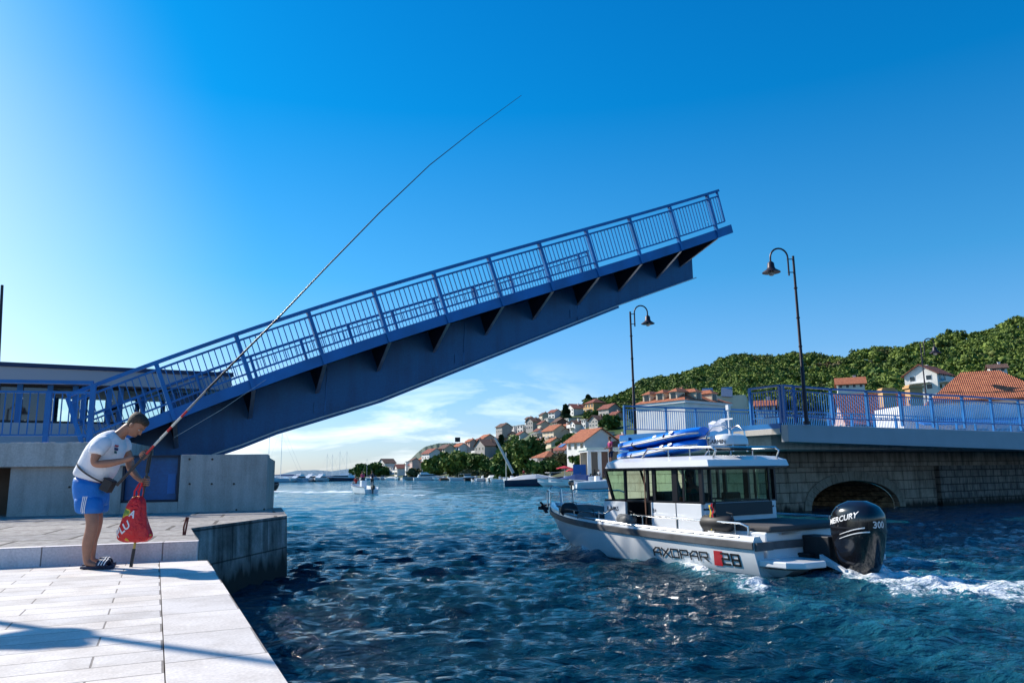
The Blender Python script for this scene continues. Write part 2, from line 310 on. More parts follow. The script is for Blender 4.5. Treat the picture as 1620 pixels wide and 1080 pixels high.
# ------------------------------------------------------------------ water
def water_mat():
    m = bpy.data.materials.new('sea_water'); m.use_nodes = True; t = m.node_tree; P = t.nodes['Principled BSDF']; L = t.links.new
    P.inputs['Roughness'].default_value = .06; P.inputs['IOR'].default_value = 1.33; P.inputs['Specular IOR Level'].default_value = .5
    ge = N(t, 'ShaderNodeNewGeometry'); at = N(t, 'ShaderNodeAttribute', attribute_name='foam')
    def noise(sc, det, stretch=1.0, dist=0):
        mp_ = N(t, 'ShaderNodeMapping'); mp_.inputs['Scale'].default_value = (1, stretch, 1); L(ge.outputs['Position'], mp_.inputs[0])
        n = N(t, 'ShaderNodeTexNoise'); n.inputs['Scale'].default_value = sc; n.inputs['Detail'].default_value = det; n.inputs['Distortion'].default_value = dist; L(mp_.outputs[0], n.inputs['Vector']); return n.outputs[0]
    a = noise(3.4, 7, 2.2, .6); b_ = noise(13, 4, 2.0, .3); c = noise(.55, 3, 1.4)
    h1 = N(t, 'ShaderNodeBump'); h1.inputs['Distance'].default_value = .17; L(a, h1.inputs['Height'])
    h2 = N(t, 'ShaderNodeBump'); h2.inputs['Distance'].default_value = .022; L(b_, h2.inputs['Height']); L(h1.outputs[0], h2.inputs['Normal'])
    h3 = N(t, 'ShaderNodeBump'); h3.inputs['Distance'].default_value = .10; L(c, h3.inputs['Height']); L(h2.outputs[0], h3.inputs['Normal']); L(h3.outputs[0], P.inputs['Normal'])
    # body colour: deep navy with greener turbulent patches
    r = N(t, 'ShaderNodeValToRGB'); r.color_ramp.elements[0].position = .35; r.color_ramp.elements[1].position = .7; r.color_ramp.elements[0].color = (.0015, .018, .034, 1); r.color_ramp.elements[1].color = (.002, .040, .066, 1); L(noise(.12, 4), r.inputs[0])
    # aerated water (milky turquoise) and foam (white)
    fn = N(t, 'ShaderNodeTexNoise'); fn.inputs['Scale'].default_value = 9; fn.inputs['Detail'].default_value = 10; fn.inputs['Roughness'].default_value = .68; fn.inputs['Distortion'].default_value = 1.2; L(ge.outputs['Position'], fn.inputs['Vector'])
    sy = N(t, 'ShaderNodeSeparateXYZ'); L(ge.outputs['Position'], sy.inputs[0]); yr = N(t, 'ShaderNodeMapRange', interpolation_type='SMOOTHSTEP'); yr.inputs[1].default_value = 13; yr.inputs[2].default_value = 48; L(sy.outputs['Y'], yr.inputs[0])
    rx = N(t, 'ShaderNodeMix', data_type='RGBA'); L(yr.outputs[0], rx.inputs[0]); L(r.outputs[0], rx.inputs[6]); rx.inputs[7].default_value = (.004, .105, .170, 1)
    aer = N(t, 'ShaderNodeMapRange'); aer.inputs[1].default_value = .0; aer.inputs[2].default_value = .8; L(at.outputs['Fac'], aer.inputs[0])
    x0 = N(t, 'ShaderNodeMix', data_type='RGBA'); L(aer.outputs[0], x0.inputs[0]); L(rx.outputs[2], x0.inputs[6]); x0.inputs[7].default_value = (.03, .20, .27, 1)
    ad = N(t, 'ShaderNodeMath', operation='ADD'); L(at.outputs['Fac'], ad.inputs[0]); L(fn.outputs[0], ad.inputs[1])
    fr = N(t, 'ShaderNodeMapRange'); fr.inputs[1].default_value = .98; fr.inputs[2].default_value = 1.16; L(ad.outputs[0], fr.inputs[0])
    x = N(t, 'ShaderNodeMix', data_type='RGBA'); L(fr.outputs[0], x.inputs[0]); L(x0.outputs[2], x.inputs[6]); x.inputs[7].default_value = (.78, .82, .84, 1)
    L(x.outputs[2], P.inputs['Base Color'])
    ro = N(t, 'ShaderNodeMapRange'); ro.inputs[3].default_value = .06; ro.inputs[4].default_value = .7; L(fr.outputs[0], ro.inputs[0]); L(ro.outputs[0], P.inputs['Roughness'])
    return m
SB = Vector((5.22, 13.9)); PH = R(32); HB = Vector((-math.sin(PH), math.cos(PH))); LB = Vector((-math.cos(PH), -math.sin(PH)))   # motor boat: stern, heading, port
def build_water():
    nc, nr = 1000, 860
    th = np.linspace(R(-78), R(78), nc); rr = np.concatenate(([0.3], 1.6*np.exp(np.linspace(0, math.log(4500/1.6), nr-1))))
    T, Q = np.meshgrid(th, rr); X = Q*np.sin(T); Y = Q*np.cos(T); Z = np.zeros_like(X)
    cell = Q*(th[1]-th[0]); cell = np.maximum(cell, Q*.0094*.55)
    r2 = np.random.default_rng(5)
    for i in range(90):
        lam = .26*math.exp(r2.uniform(0, 1)**1.25*math.log(16)); d = -math.pi/2 + r2.normal(.15, .34); k = 2*math.pi/lam; amp = .0078*lam**.70*(.22 if lam > 2.0 else (.5 if lam > 1.1 else 1))
        g = np.clip((lam/cell-2.2)/2, 0, 1); ph = (X*math.cos(d)+Y*math.sin(d))*k + r2.uniform(0, 6.28) + .6*np.sin(X*.31*r2.uniform(.5, 2)+Y*.23+i)
        s_ = np.sin(ph); Z += amp*g*(s_ + .35*np.cos(2*ph))
    # foam and wake mask
    def vn(x, y, seed):       # cheap smooth noise
        q = np.random.default_rng(seed); o = 0
        for j in range(14): a_ = q.uniform(0, 6.28); f = q.uniform(.6, 4.5); o = o + np.sin((x*math.cos(a_)+y*math.sin(a_))*f+q.uniform(0, 6.28))
        return o/14
    F = np.zeros_like(X)
    u = (X-SB.x)*HB.x+(Y-SB.y)*HB.y; v = (X-SB.x)*LB.x+(Y-SB.y)*LB.y     # boat frame
    n1 = vn(X*2, Y*2, 1); n2 = vn(X*5, Y*5, 2)
    back = -u
    wid = .85+.30*np.maximum(back, 0)
    core = np.exp(-((v+.1)/wid)**2)*np.clip((back+.3)/.9, 0, 1)*np.exp(-np.maximum(back-1.5, 0)/11)
    F = np.maximum(F, core*(.74+.5*n1+.3*n2)); Z += core*(.10+.14*n2+.10*n1)*np.exp(-np.maximum(back, 0)/5)
    for sg in (1, -1):      # quarter waves off the stern and spray along the chine
        vv = sg*v-1.15-.42*np.maximum(back+2.2, 0); q = np.exp(-(vv/(.28+.05*np.maximum(back+2, 0)))**2)*np.clip((back+4.2)/1.5, 0, 1)*np.exp(-np.maximum(back, 0)/6)
        F = np.maximum(F, q*(.58+.6*n1+.35*n2)); Z += .10*q*(1+n1)
        bw = np.exp(-((sg*v-(.55+.42*(6.4-u)))/.22)**2)*np.clip((6.9-u)/.5, 0, 1)*np.clip((u-3.6)/1.2, 0, 1)
        F = np.maximum(F, bw*(.62+.3*n2)); Z += .16*bw
    # wide disturbed patch in mid water and the white wake of the small far boat
    def seg(p, q, wd):
        p = np.array(p); q = np.array(q); d = q-p; l2 = (d**2).sum(); t_ = np.clip(((X-p[0])*d[0]+(Y-p[1])*d[1])/l2, 0, 1); return np.exp(-(((X-p[0]-t_*d[0])**2+(Y-p[1]-t_*d[1])**2)/wd**2)), t_
    nb = vn(X*.9, Y*.16, 7); nc_ = vn(X*2.2, Y*.4, 9)
    for (a_, b2, wd, st) in WAKES:
        p, _ = seg(a_, b2, wd); F = np.maximum(F, p*(st*(.72+.9*nb)+.45*nc_))
    Z[Q > 400] = 0
    V = np.stack([X.ravel(), Y.ravel(), Z.ravel()], 1)
    i = np.arange(nr-1)[:, None]*nc+np.arange(nc-1)[None, :]; Fc = np.stack([i, i+1, i+1+nc, i+nc], -1).reshape(-1, 4)
    o = mesh_np('water', V, Fc, water_mat()); o.data.polygons.foreach_set('use_smooth', np.ones(len(Fc), bool))
    at = o.data.attributes.new('foam', 'FLOAT', 'POINT'); at.data.foreach_set('value', np.clip(F, 0, 1).ravel().astype(np.float32))
    # the far side of the sheet, behind the photographer
    tag(o, kind='structure')
def g(px, py): v = onZ(px, py, 0); return (v.x, v.y)
WAKES = [(g(415, 777), g(548, 778), 8, .80), (g(560, 781), g(700, 784), 6.0, .60), (g(700, 784), g(900, 800), 5.5, .32), (g(640, 800), g(860, 830), 3.2, .34), (g(430, 790), g(640, 800), 4, .14)]
build_water()
bs = mesh_np('seabed', [(-4000, -3000, -4), (4000, -3000, -4), (4000, 6000, -4), (-4000, 6000, -4)], [(0, 1, 2, 3)], mat('seabed_sand', (.05, .06, .05), .9)); tag(bs, kind='structure')

# ------------------------------------------------------------------ quay
ZL, ZP = H-.884, H-.69
def walls_local(name, p0, p1, z0, z1, m, thick=.4, lean=0, parent=None, tg=None):
    p0 = Vector((p0[0], p0[1])); p1 = Vector((p1[0], p1[1])); d = p1-p0; L_ = d.length; a = math.atan2(d.y, d.x)
    b_ = MB(); b_.loft([[(0, -lean, z0), (L_, -lean, z0), (L_, thick, z0), (0, thick, z0)], [(0, 0, z1), (L_, 0, z1), (L_, thick, z1), (0, thick, z1)]])
    o = b_.build(name, m, parent); o.location = (p0.x, p0.y, 0); o.rotation_euler = (0, 0, a); return o
E0, E1 = onZ(455, 1080, ZL), onZ(329, 886.5, ZL)
ed = (E1-E0).normalized(); cd_ = Vector((ed.y, -ed.x, 0)); cd_ = -cd_ if cd_.x < 0 else cd_       # along the quay edge; across it (towards water)
J0, J1 = onZ(262.2, 1080, ZL), onZ(252.7, 887.4, ZL)
F0, F1 = onZ(0, 868, ZP), onZ(313, 856, ZP); R1 = onZ(302, 835, ZP); R2 = onZ(454, 815, ZP)
fdir = (F1-F0).normalized(); FL = F0 - fdir*12
WB0, WB1 = onZ(10, 817, ZP), onZ(422.5, 806.5, ZP); wd = (WB1-WB0).normalized(); wn = Vector((-wd.y, wd.x, 0))
aQ = math.atan2(-cd_.y, -cd_.x)+math.pi        # local x = across towards the water
MPAV = stained('limestone_pavers', (.78, .71, .65), (.62, .55, .49), rough=.7, scale=1.4, bump=.003, streak=False, amt=.55, joints=(.86, .27, .0055, 'floor'))
MCOP = stained('limestone_coping', (.79, .72, .66), (.65, .58, .52), rough=.7, scale=1.2, bump=.003, streak=False, amt=.55, joints=(3.0, .74, .006, 'floor'))
def sheet(name, poly, z, m, ang, th=.12):
    M_ = Matrix.Rotation(-ang, 3, 'Z'); o0 = Vector(poly[0]); o0.z = z
    b_ = MB().prism([M_ @ (Vector((p[0], p[1], z))-o0) for p in poly], (0, 0, -th)); o = b_.build(name, m); o.location = o0; o.rotation_euler = (0, 0, ang); return tag(o, kind='structure')
fr0 = onZ(-6, 896.5, ZL); bot1 = onZ(315, 886, ZL)
kb = (bot1-fr0).normalized(); 
back = -ed*7
Jb, Eb = J0-ed*6, E0-ed*6
def isect(p, d, q, e_):
    A = np.array([[d.x, -e_.x], [d.y, -e_.y]]); t_ = np.linalg.solve(A, np.array([q.x-p.x, q.y-p.y])); return p+d*t_[0]
Jt = isect(J0, (J1-J0).normalized(), F0, fdir); 
gap = cd_*.006
sheet('pavement', [Jb-gap, Jt-gap+ed*.05, F0-fdir*14+ed*.05, Jb-cd_*16], ZL, MPAV, aQ)
sheet('quay_edge_paving', [Eb, E1, Jt+(E1-isect(E1, Vector((kb.x, kb.y, 0)), J0, (J1-J0).normalized()))*0, Jb], ZL+.002, MCOP, aQ)
sheet('ground', [Jb-cd_*40-ed*30, Jb-ed*30+cd_*1.0, Jb+cd_*1.0, F0-fdir*0+ed*.0-cd_*30], ZL-.10, CONCL, aQ)
MSTON = stained('quay_stone_blocks', (.47, .45, .42), (.06, .058, .05), rough=.85, scale=.9, bump=.012, amt=.95, joints=(1.25, .52, .012, 'w'), tide=.40)
MSTON2 = stained('quay_edge_stone', (.30, .30, .29), (.05, .05, .045), rough=.85, scale=.9, bump=.012, amt=.9, joints=(1.6, .44, .012, 'w'), tide=.40)
q1 = walls_local('quay_wall', Eb, E1+ed*.1, -1.5, ZL-.125, MSTON2, thick=.5, lean=0)
tag(q1, 'stained stone quay wall under the pale paved edge in the foreground', 'quay wall')
q2 = empty('quay_wall', (R1.x, R1.y, 0), 0, 'dark stained block wall of the raised quay corner above the water', 'quay wall')
def face(p0, p1, z0, z1, m, lean=.0, name='wall_face', thick=.45):
    o = walls_local(name, p0, p1, z0, z1, m, thick, lean); mw = o.matrix_world.copy(); o.parent = q2; o.location = Vector(o.location)-q2.location; return o
R3 = onZ(443, 806, ZP)
fn_ = Vector((-fdir.y, fdir.x, 0)); face(F1+fn_*.165+fdir*.004, R1, -1.5, ZP-.005, MSTON, thick=.06); face(R1, R2, -1.5, ZP-.004, MSTON, lean=.10); face(R2, R3+wn*1.2, -1.5, ZP-.006, MSTON, lean=.06)
MCOB = stained('rough_platform_paving', (.52, .48, .44), (.30, .265, .235), rough=.9, scale=5, bump=.02, streak=False, amt=.8, joints=(1.5, 1.15, .03, 'floor'))
sheet('platform', [F1-fdir*.0, R1, R2, R3+wn*1.2, WB0-wd*12+wn*1.2, FL], ZP, MCOB, math.atan2(fdir.y, fdir.x), th=.003)
MKERB = stained('kerb_stone', (.80, .73, .71), (.66, .59, .57), rough=.7, scale=1, bump=.003, amt=.4, joints=(1.18, 3, .007, 'w'))
kt = walls_local('kerb_step', FL, F1, ZL-.1, ZP+.004, MKERB, thick=.16); tag(kt, 'pale stone step along the foreground paving behind the man', 'step')
# iron mooring hook
hk = onZ(290, 846, ZP); b_ = MB().tube([hk, hk+Vector((.0, 0, .10)), hk+Vector((.03, 0, .22)), hk+Vector((.05, 0, .22)), hk+Vector((.03, 0, .08)), hk+Vector((.02, 0, 0))], .012, 6)
tag(b_.build('mooring_hook', mat('rusty_iron', (.16, .04, .03), .7, var=.4, vscale=20), org=hk), 'small rusty iron hook standing on the stone step corner', 'hook')

# ------------------------------------------------------------------ left pier: concrete wall, slab, railing
def W(s_, y, z): return WB0 + wd*s_ + wn*y + Vector((0, 0, z-ZP))
def ws(px, py, y=0):
    p = onP(px, py, WB0+wn*y, wn); d = p-WB0; return d.dot(wd), p.z
aW = math.atan2(wd.y, wd.x)
pier = empty('bridge_pier', (WB0.x, WB0.y, 0), aW, 'grey concrete pier with a blue steel door under the lifted bridge', 'bridge pier')
sE, zE = ws(424, 718); sD0, zD1 = ws(196, 718); sD1, _ = ws(286, 718); _, zDb = ws(284, 793); sL, _ = ws(13, 780)
b_ = MB(); dd = .25
b_.box(((sL+sD0)/2, .5, (.3+zE)/2), (sD0-sL, 1.0, zE-.3)); b_.box(((sD1+sE)/2, .5, (.3+zE)/2), (sE-sD1, 1.0, zE-.3)); b_.box(((sD0+sD1)/2, .5, (.3+zDb)/2), (sD1-sD0-.002, 1.0, zDb-.3))
b_.box((sE-.6, 3.6, (.3+zE)/2-.01), (1.1, 5.1, zE-.32))
b_.build('wall', CONC, pier, bevel=.01)
b_ = MB().box(((sD0+sD1)/2, .14, (zDb+zE)/2), (sD1-sD0-.06, .06, zE-zDb-.06)); dr = b_.build('door', BLUEG, pier, bevel=.004)
b_ = MB()
for x0, x1, z0, z1 in ((sD0, sD0+.05, zDb, zE), (sD1-.05, sD1, zDb, zE), (sD0, sD1, zE-.05, zE-.003), (sD0, sD1, zDb, zDb+.05)): b_.box(((x0+x1)/2, .06, (z0+z1)/2), (x1-x0-.004, .13, z1-z0-.004))
b_.build('frame', mat('dark_frame', (.01, .02, .04), .5), dr)
b_ = MB().box((sD1-.16, .10, (zDb+zE)/2-.12), (.16, .03, .42)); b_.build('hatch', BLUE, dr)
# inner dark passage wall and recess left of the pier
b_ = MB().box((sL-6, 1.4, 1.3), (12, .3, 2.4)); b_.build('recess_wall', mat('brown_stone', (.14, .10, .075), .9, var=.2), pier)
# slab
s0, zt0 = ws(0, 702, -.15); s1, zt1 = ws(145, 697, -.15); _, zb0 = ws(16, 737, -.15); se, _ = ws(205, 697, -.15)
zt = (zt0+zt1)/2; zb = zb0-.02
b_ = MB().box(((s0-14+se)/2, 2.2, (zt+zb)/2), (se-s0+14, 4.7, zt-zb)); b_.build('deck_slab', CONCL, pier, bevel=.015)
RUST = mat('rust', (.09, .06, .045), .8)
b_ = MB()
for px, py in ((300, 726), (336, 726), (300, 765), (335, 765), (370, 765), (110, 770), (374, 806), (418, 805)):
    s_, z_ = ws(px, py); MB().lathe([(.022, 0), (.022, .02), (.004, .03)], (s_, -.0, z_), 8, Matrix.Rotation(R(90), 3, 'X')).build('bolt', RUST, pier)
def rail_run(parent, P, posts, zr, hand=1.0, gapr=.16, low=.16, pw=.07, bal=.11, hw=.09, upv=Vector((0, 0, 1)), width_dir=None, names=('handrail', 'post', 'baluster_panel')):
    """P(t,h): point at parameter t and height fraction h; posts: list of t; builds handrail, rails+balusters per bay, posts"""
    pass
# fixed railing on the left slab
rl = empty('bridge_railing', W(se, .25, 0), aW, 'blue metal railing on the fixed deck behind the man at the left edge', 'railing')
def Wr(px, py): s_, z_ = ws(px, py, .25); return s_-se, z_
hz_ = Wr(100, 604.5)[1]; zt_b = zt
b_ = MB().beam((Wr(-120, 600)[0]-6, 0, hz_), (Wr(148, 604)[0], 0, hz_), .09, .075); b_.build('handrail', BLUE, rl)
z2 = Wr(60, 620)[1]; z3 = Wr(60, 688)[1]
b_ = MB().beam((Wr(-120, 600)[0]-6, 0, z2), (Wr(145, 604)[0], 0, z2), .05, .05).beam((Wr(-120, 600)[0]-6, 0, z3), (Wr(145, 604)[0], 0, z3), .04, .04)
xx = Wr(145, 650)[0]-.13
while xx > Wr(-120, 600)[0]-6: b_.beam((xx, 0, z3), (xx, 0, z2), .022, .022, up=(0, 1, 0)); xx -= .152
b_.build('baluster_panel', BLUE, rl)
for px in (145, 76, -10, -95):
    x_ = Wr(px, 650)[0]; b_ = MB().beam((x_, 0, zt_b), (x_, 0, hz_-.03 if px in (145, -10) else z2), .10, .10, up=(0, 1, 0)); b_.build('post', BLUE, rl)

# ------------------------------------------------------------------ the lifted bridge leaf
TH = .50; bu = Vector((math.cos(TH), math.sin(TH), 0)); bn = Vector((-math.sin(TH), math.cos(TH), 0)); BP = Vector((-9.88, 16.5, 0)); BW = 8.3
leafT = [(96, 620), (240, 573), (371.7, 530), (492.3, 490.8), (596.2, 459.3), (686.6, 431), (770.7, 406), (849, 383.3), (923, 361.3), (992.9, 343.3), (1058.2, 325.6), (1120, 308)]
leafB = [(122, 695.6), (272, 666), (400, 616), (518, 575), (620.4, 539), (711.7, 515), (796, 486.7), (872.3, 460), (946, 436), (1013.3, 416.7), (1077.8, 396.7), (1137.8, 377.5)]
def bs_(px, py, off=0): p = onP(px, py, BP+bn*off, bn); d = p-BP; return d.dot(bu), p.z
ti = np.arange(12); A = np.array([bs_(*p) for p in leafT]); B = np.array([bs_(*p) for p in leafB])
cTs, cTz, cBs, cBz = [np.polyfit(ti[1:], a_[1:], d_) for a_, d_ in ((A[:, 0], 2), (A[:, 1], 3), (B[:, 0], 2), (B[:, 1], 3))]
LO = BP + bu*0.0
def LP(t_, h, off=0):
    s_ = np.polyval(cBs, t_)*(1-h)+np.polyval(cTs, t_)*h; z_ = np.polyval(cBz, t_)*(1-h)+np.polyval(cTz, t_)*h
    return Vector((s_, off, z_))         # local: x along bridge, y across, z up
leaf = empty('bascule_bridge_leaf', (BP.x, BP.y, 0), TH, 'blue steel drawbridge leaf raised at a slant over the channel', 'drawbridge')
TE = 11.32
def samp(t0, t1, n): return [t0+(t1-t0)*i/(n-1) for i in range(n)]
def poly_beam(b_, pts, w_, h_):
    for p, q in zip(pts, pts[1:]): b_.beam(p, q+(q-p).normalized()*.01, w_, h_)
for side, off in (('near', 0.0), ('far', BW)):
    pts = [LP(t_, 1, off) for t_ in samp(0, TE, 40)]
    b_ = MB(); poly_beam(b_, pts, .12, .085); b_.build('handrail', BLUE, leaf)
    for i in range(12):
        b_ = MB().beam(LP(i, .0, off-.03*(1 if off == 0 else -1)), LP(i, .97, off), .09, .11, up=(0, 1, 0)); b_.build('post', BLUE, leaf)
    b_ = MB().beam(LP(TE-.04, .30, off), LP(TE-.04, .97, off), .06, .06, up=(0, 1, 0)); b_.build('post', BLUE, leaf)
    for i in range(12):
        t1 = i+1 if i < 11 else TE-.04
        b_ = MB(); poly_beam(b_, [LP(t_, .885, off) for t_ in samp(i, t1, 4)], .045, .05); poly_beam(b_, [LP(t_, .30, off) for t_ in samp(i, t1, 4)], .04, .045)
        nb = 13 if i < 11 else 4
        for j in range(1, nb):
            t_ = i+(t1-i)*j/nb; b_.beam(LP(t_, .30, off), LP(t_, .885, off), .022, .022, up=(0, 1, 0))
        b_.build('baluster_panel', BLUE, leaf)
# fascias, deck plate, soffit
for off in (.0, BW):
    o1, o2 = (off-.03, off+.03)
    b_ = MB(); b_.loft([[LP(t_, .0, o1), LP(t_, .0, o2), LP(t_, .19, o2), LP(t_, .19, o1)] for t_ in samp(0, 11.42, 30)]); b_.build('fascia', BLUE, leaf)
b_ = MB().loft([[LP(t_, .03, .031), LP(t_, .03, BW-.031), LP(t_, .15, BW-.031), LP(t_, .15, .031)] for t_ in samp(0, 11.40, 30)]); b_.build('deck_plate', mat('soffit_shade_blue', (.003, .012, .032), .6), leaf)  # shade under the deck is painted in as a near-black blue
# main girders
GO = 1.55
gb = [bs_(px, py, GO) for px, py in ((1096, 441), (975, 484), (800, 553), (600, 632), (436, 682), (380, 704), (335, 719))]
gt0 = 10.55
gend = bs_(1088, 416, GO)
def gbz(x): return float(np.interp(x, [p[0] for p in gb][::-1], [p[1] for p in gb][::-1]))
for off in (GO, BW-GO):
    low = [(gb[-1][0]-3.2, gb[-1][1]-.9)]+[p for p in gb[::-1]]
    xs = [p[0] for p in low]; rings = []
    tt = np.linspace(0, 11.3, 200); sx = np.polyval(cBs, tt)
    prof = []
    for x_, z_ in low:
        t_ = float(np.interp(x_, sx, tt)); prof.append((x_, z_, LP(t_, .028).z))
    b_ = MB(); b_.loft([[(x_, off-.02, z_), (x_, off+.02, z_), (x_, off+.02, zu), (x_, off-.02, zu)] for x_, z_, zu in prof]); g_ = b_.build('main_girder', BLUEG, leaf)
    b_ = MB(); pp = [Vector((x_, off, z_)) for x_, z_, _ in prof[1:]]
    poly_beam(b_, pp, .38, .035); b_.build('bottom_flange', GREYST, g_)
    b_ = MB(); ppl = [Vector((x_, off, z_-.06)) for x_, z_, _ in prof[1:-1]]
    for p, q in zip(ppl[:-1], ppl[1:]): b_.beam(p, q, .30, .07)
    b_.build('doubler_plate', BLUEG, g_)
    b_ = MB()
    for x_ in np.arange(3, 16, 3.3):
        t_ = float(np.interp(x_, sx, tt)); b_.beam((x_, off-.03, gbz(x_)+.02), (x_+.15, off-.03, LP(t_, .08).z), .02, .02)
    b_.build('stiffener', BLUEG, g_) if False else None
DKB = mat('bracket_shade_blue', (.003, .010, .028), .6)  # blue darkened to stand for shade on the brackets and cross beams
for off in (GO-.021,):
    for x_ in (6.2, 10.4, 14.6):
        t_ = float(np.interp(x_, sx, tt)); zt2 = LP(t_, .08).z-.75; zb2 = gbz(x_)+.05
        MB().beam((x_, off-.012, zb2), (x_+.05, off-.012, zt2+.6), .016, .02).build('splice_seam', BLUE, g_)
        sp2 = MB().prism([(x_-.30, off, zb2+.03), (x_+.30, off, zb2+.16), (x_+.30, off, zb2+.44), (x_-.30, off, zb2+.31)], (0, -.018, 0)).build('splice_plate', BLUEG, g_)
# cantilever brackets and cross beams
for i in range(0, 12):
    p = LP(i, 0.02, .03); dn = (LP(i, 0)-LP(i, 1)).normalized()
    for sgn, o0, o1 in ((1, .03, GO-.02), (-1, BW-.03, BW-GO+.02)):
        a_ = LP(i, .028, o0); b2 = LP(i, 0.0, o0); c_ = LP(i, .028, o1); d_ = LP(i, .0, o1)+dn*.60
        if i == 11: d_ = LP(i-.35, .0, o1)+dn*.50; c_ = LP(i-.35, .028, o1)
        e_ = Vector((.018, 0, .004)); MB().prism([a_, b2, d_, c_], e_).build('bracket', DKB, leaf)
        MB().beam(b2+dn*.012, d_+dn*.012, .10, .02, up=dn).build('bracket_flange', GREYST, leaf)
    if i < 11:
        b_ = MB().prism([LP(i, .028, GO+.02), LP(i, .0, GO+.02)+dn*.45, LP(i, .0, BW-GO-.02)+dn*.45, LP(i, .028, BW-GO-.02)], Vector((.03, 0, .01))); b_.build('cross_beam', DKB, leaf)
# counterweight tail below deck level, hinge
hx, hz2 = gb[-1][0], gb[-1][1]
b_ = MB().box((hx-2.2, BW/2, 1.75), (2.4, BW-2*GO-.4, 1.2)); b_.build('counterweight', BLUEG, leaf, bevel=.03)
# thin stay cable with a float
c0 = onP(421, 600, BP-bn*.1, bn); c1 = onP(275, 692, BP-bn*.1, bn)
tag(MB().tube([c0, (c0+c1)/2-Vector((0, 0, .05)), c1], .004, 5).build('cable', STEEL, org=c0), 'thin pale cable slanting across the dark girder of the raised bridge', 'cable')
# ------------------------------------------------------------------ control cabin behind the left railings
CO = 8.9
cab = empty('control_cabin', (BP+bn*CO)[:], TH, 'low grey bridge control cabin with a row of windows behind the blue railings', 'cabin')
def cs(px, py): return bs_(px, py, CO)
xr_, zr_ = cs(362, 598); xl_ = cs(-200, 590)[0]-4; _, zf = cs(340, 619); _, zw0 = cs(100, 670); xb_ = cs(272, 640)[0]; zdk = zt+.05
b_ = MB().box(((xl_+xr_)/2, 2.0, (zr_+zf)/2), (xr_-xl_, 5.2, zr_-zf)); b_.build('roof_fascia', mat('grey_panel', (.42, .42, .45), .6), cab)
b_ = MB().box(((xl_+xr_)/2, 2.0, zr_+.05), (xr_-xl_+.12, 5.3, .13)); b_.build('roof', mat('dark_blue_trim', (.01, .03, .09), .5), cab)
b_ = MB().box(((xl_+xb_)/2, 2.0, (zw0+zdk-1.3)/2), (xb_-xl_, 4.4, zw0-zdk+1.3)); b_.build('wall', mat('pale_grey_panel', (.50, .51, .55), .6), cab)
xs = [cs(p, 640)[0] for p in (-160, -75, 30, 78, 118, 132, 172, 190, 226, 272)]
for x_ in xs:
    for y_ in (-.12, 4.1): MB().box((x_, y_, (zw0+zf)/2), (.16, .16, zf-zw0)).build('post', BLUE, cab)
RG = mat('reflective_glazing', (.10, .10, .11), .03, metal=.75)
CLR = mat('clear_glazing', (.8, .88, .88), .02, trans=1, ior=1.05)
for i, (a_, b2) in enumerate(zip(xs, xs[1:])):
    clear = i in (3, 5, 8, 7)
    fr_ = MB().box(((a_+b2)/2, -.02, zf-.05), (b2-a_-.17, .05, .08)).box(((a_+b2)/2, -.02, zw0+.04), (b2-a_-.17, .05, .07)).build('window_frame', mat('dark_frame2', (.015, .015, .02), .5) if i == 0 else bpy.data.materials['dark_frame2'], cab)
    MB().box(((a_+b2)/2, -.01, (zw0+zf)/2), (b2-a_-.18, .012, zf-zw0-.17)).build('pane', CLR if clear else RG, fr_)
    MB().box(((a_+b2)/2, 3.95, (zw0+zf)/2), (b2-a_-.18, .012, zf-zw0-.17)).build('rear_pane', CLR if clear else RG, cab)
b_ = MB().box((xb_+.6, .4, (zw0+zf)/2+.05), (1.1, .03, zf-zw0-.2)); b_.build('blue_panel', mat('blue_perspex', (.01, .09, .25), .2), cab)
b_ = MB()
for z_ in (zr_-.12, zr_-.30, zr_-.48, zr_-.66): b_.beam((xr_-1.0, -.2, z_), (xr_+.05, -.2, z_), .04, .04)
for x_ in (xr_-1.0, xr_-.65, xr_-.3, xr_+.05): b_.beam((x_, -.2, zr_-.66), (x_, -.2, zr_-.08), .04, .04, up=(0, 1, 0))
b_.build('corner_grille', BLUE, cab)
# thin mast at the left edge of the view
mp0 = onY(-1, 640, 34); mt = onY(3.5, 451, 34)
tag(MB().tube([(mp0.x, mp0.y, 2.4), mt], [.09, .06], 8).build('pole', BLACKM, org=(mp0.x, mp0.y, 2.4)), 'thin dark pole behind the railing at the left edge', 'pole')

# ------------------------------------------------------------------ right abutment, deck, railings (local frame: x along the bridge, y away from the camera)
TR = .47; ru = Vector((math.cos(TR), math.sin(TR), 0)); rn = Vector((-math.sin(TR), math.cos(TR), 0)); R0 = Vector((10.38, 28.12, 0)); DW = 9.0
def rs(px, py, off=0): p = onP(px, py, R0+rn*off, rn); d = p-R0; return d.dot(ru), p.z
def rw(s_, y, z): return R0+ru*s_+rn*y+Vector((0, 0, z))
MASH = stained('abutment_ashlar', (.50, .39, .30), (.20, .15, .11), rough=.85, scale=.6, bump=.02, amt=.6, joints=(1.05, .42, .018, 'w'), tide=.25)
MRUB = stained('rubble_masonry', (.34, .30, .26), (.13, .12, .11), rough=.9, scale=1.4, bump=.05, amt=.7, joints=(.62, .34, .03, 'w'), tide=.3)
ab = empty('bridge_abutment', R0[:], TR, 'stone bridge abutment with a round arch behind the motor boat', 'bridge abutment')
sa, zfa = rs(1246, 671); sb, zfb = rs(1620, 683); _, zba = rs(1247, 698.5); _, zbb = rs(1620, 711.5)
def zf_(s_): return zfa+(zfb-zfa)*(s_-sa)/(sb-sa)
def zb_(s_): return zba+(zbb-zba)*(s_-sa)/(sb-sa)
SR = 46
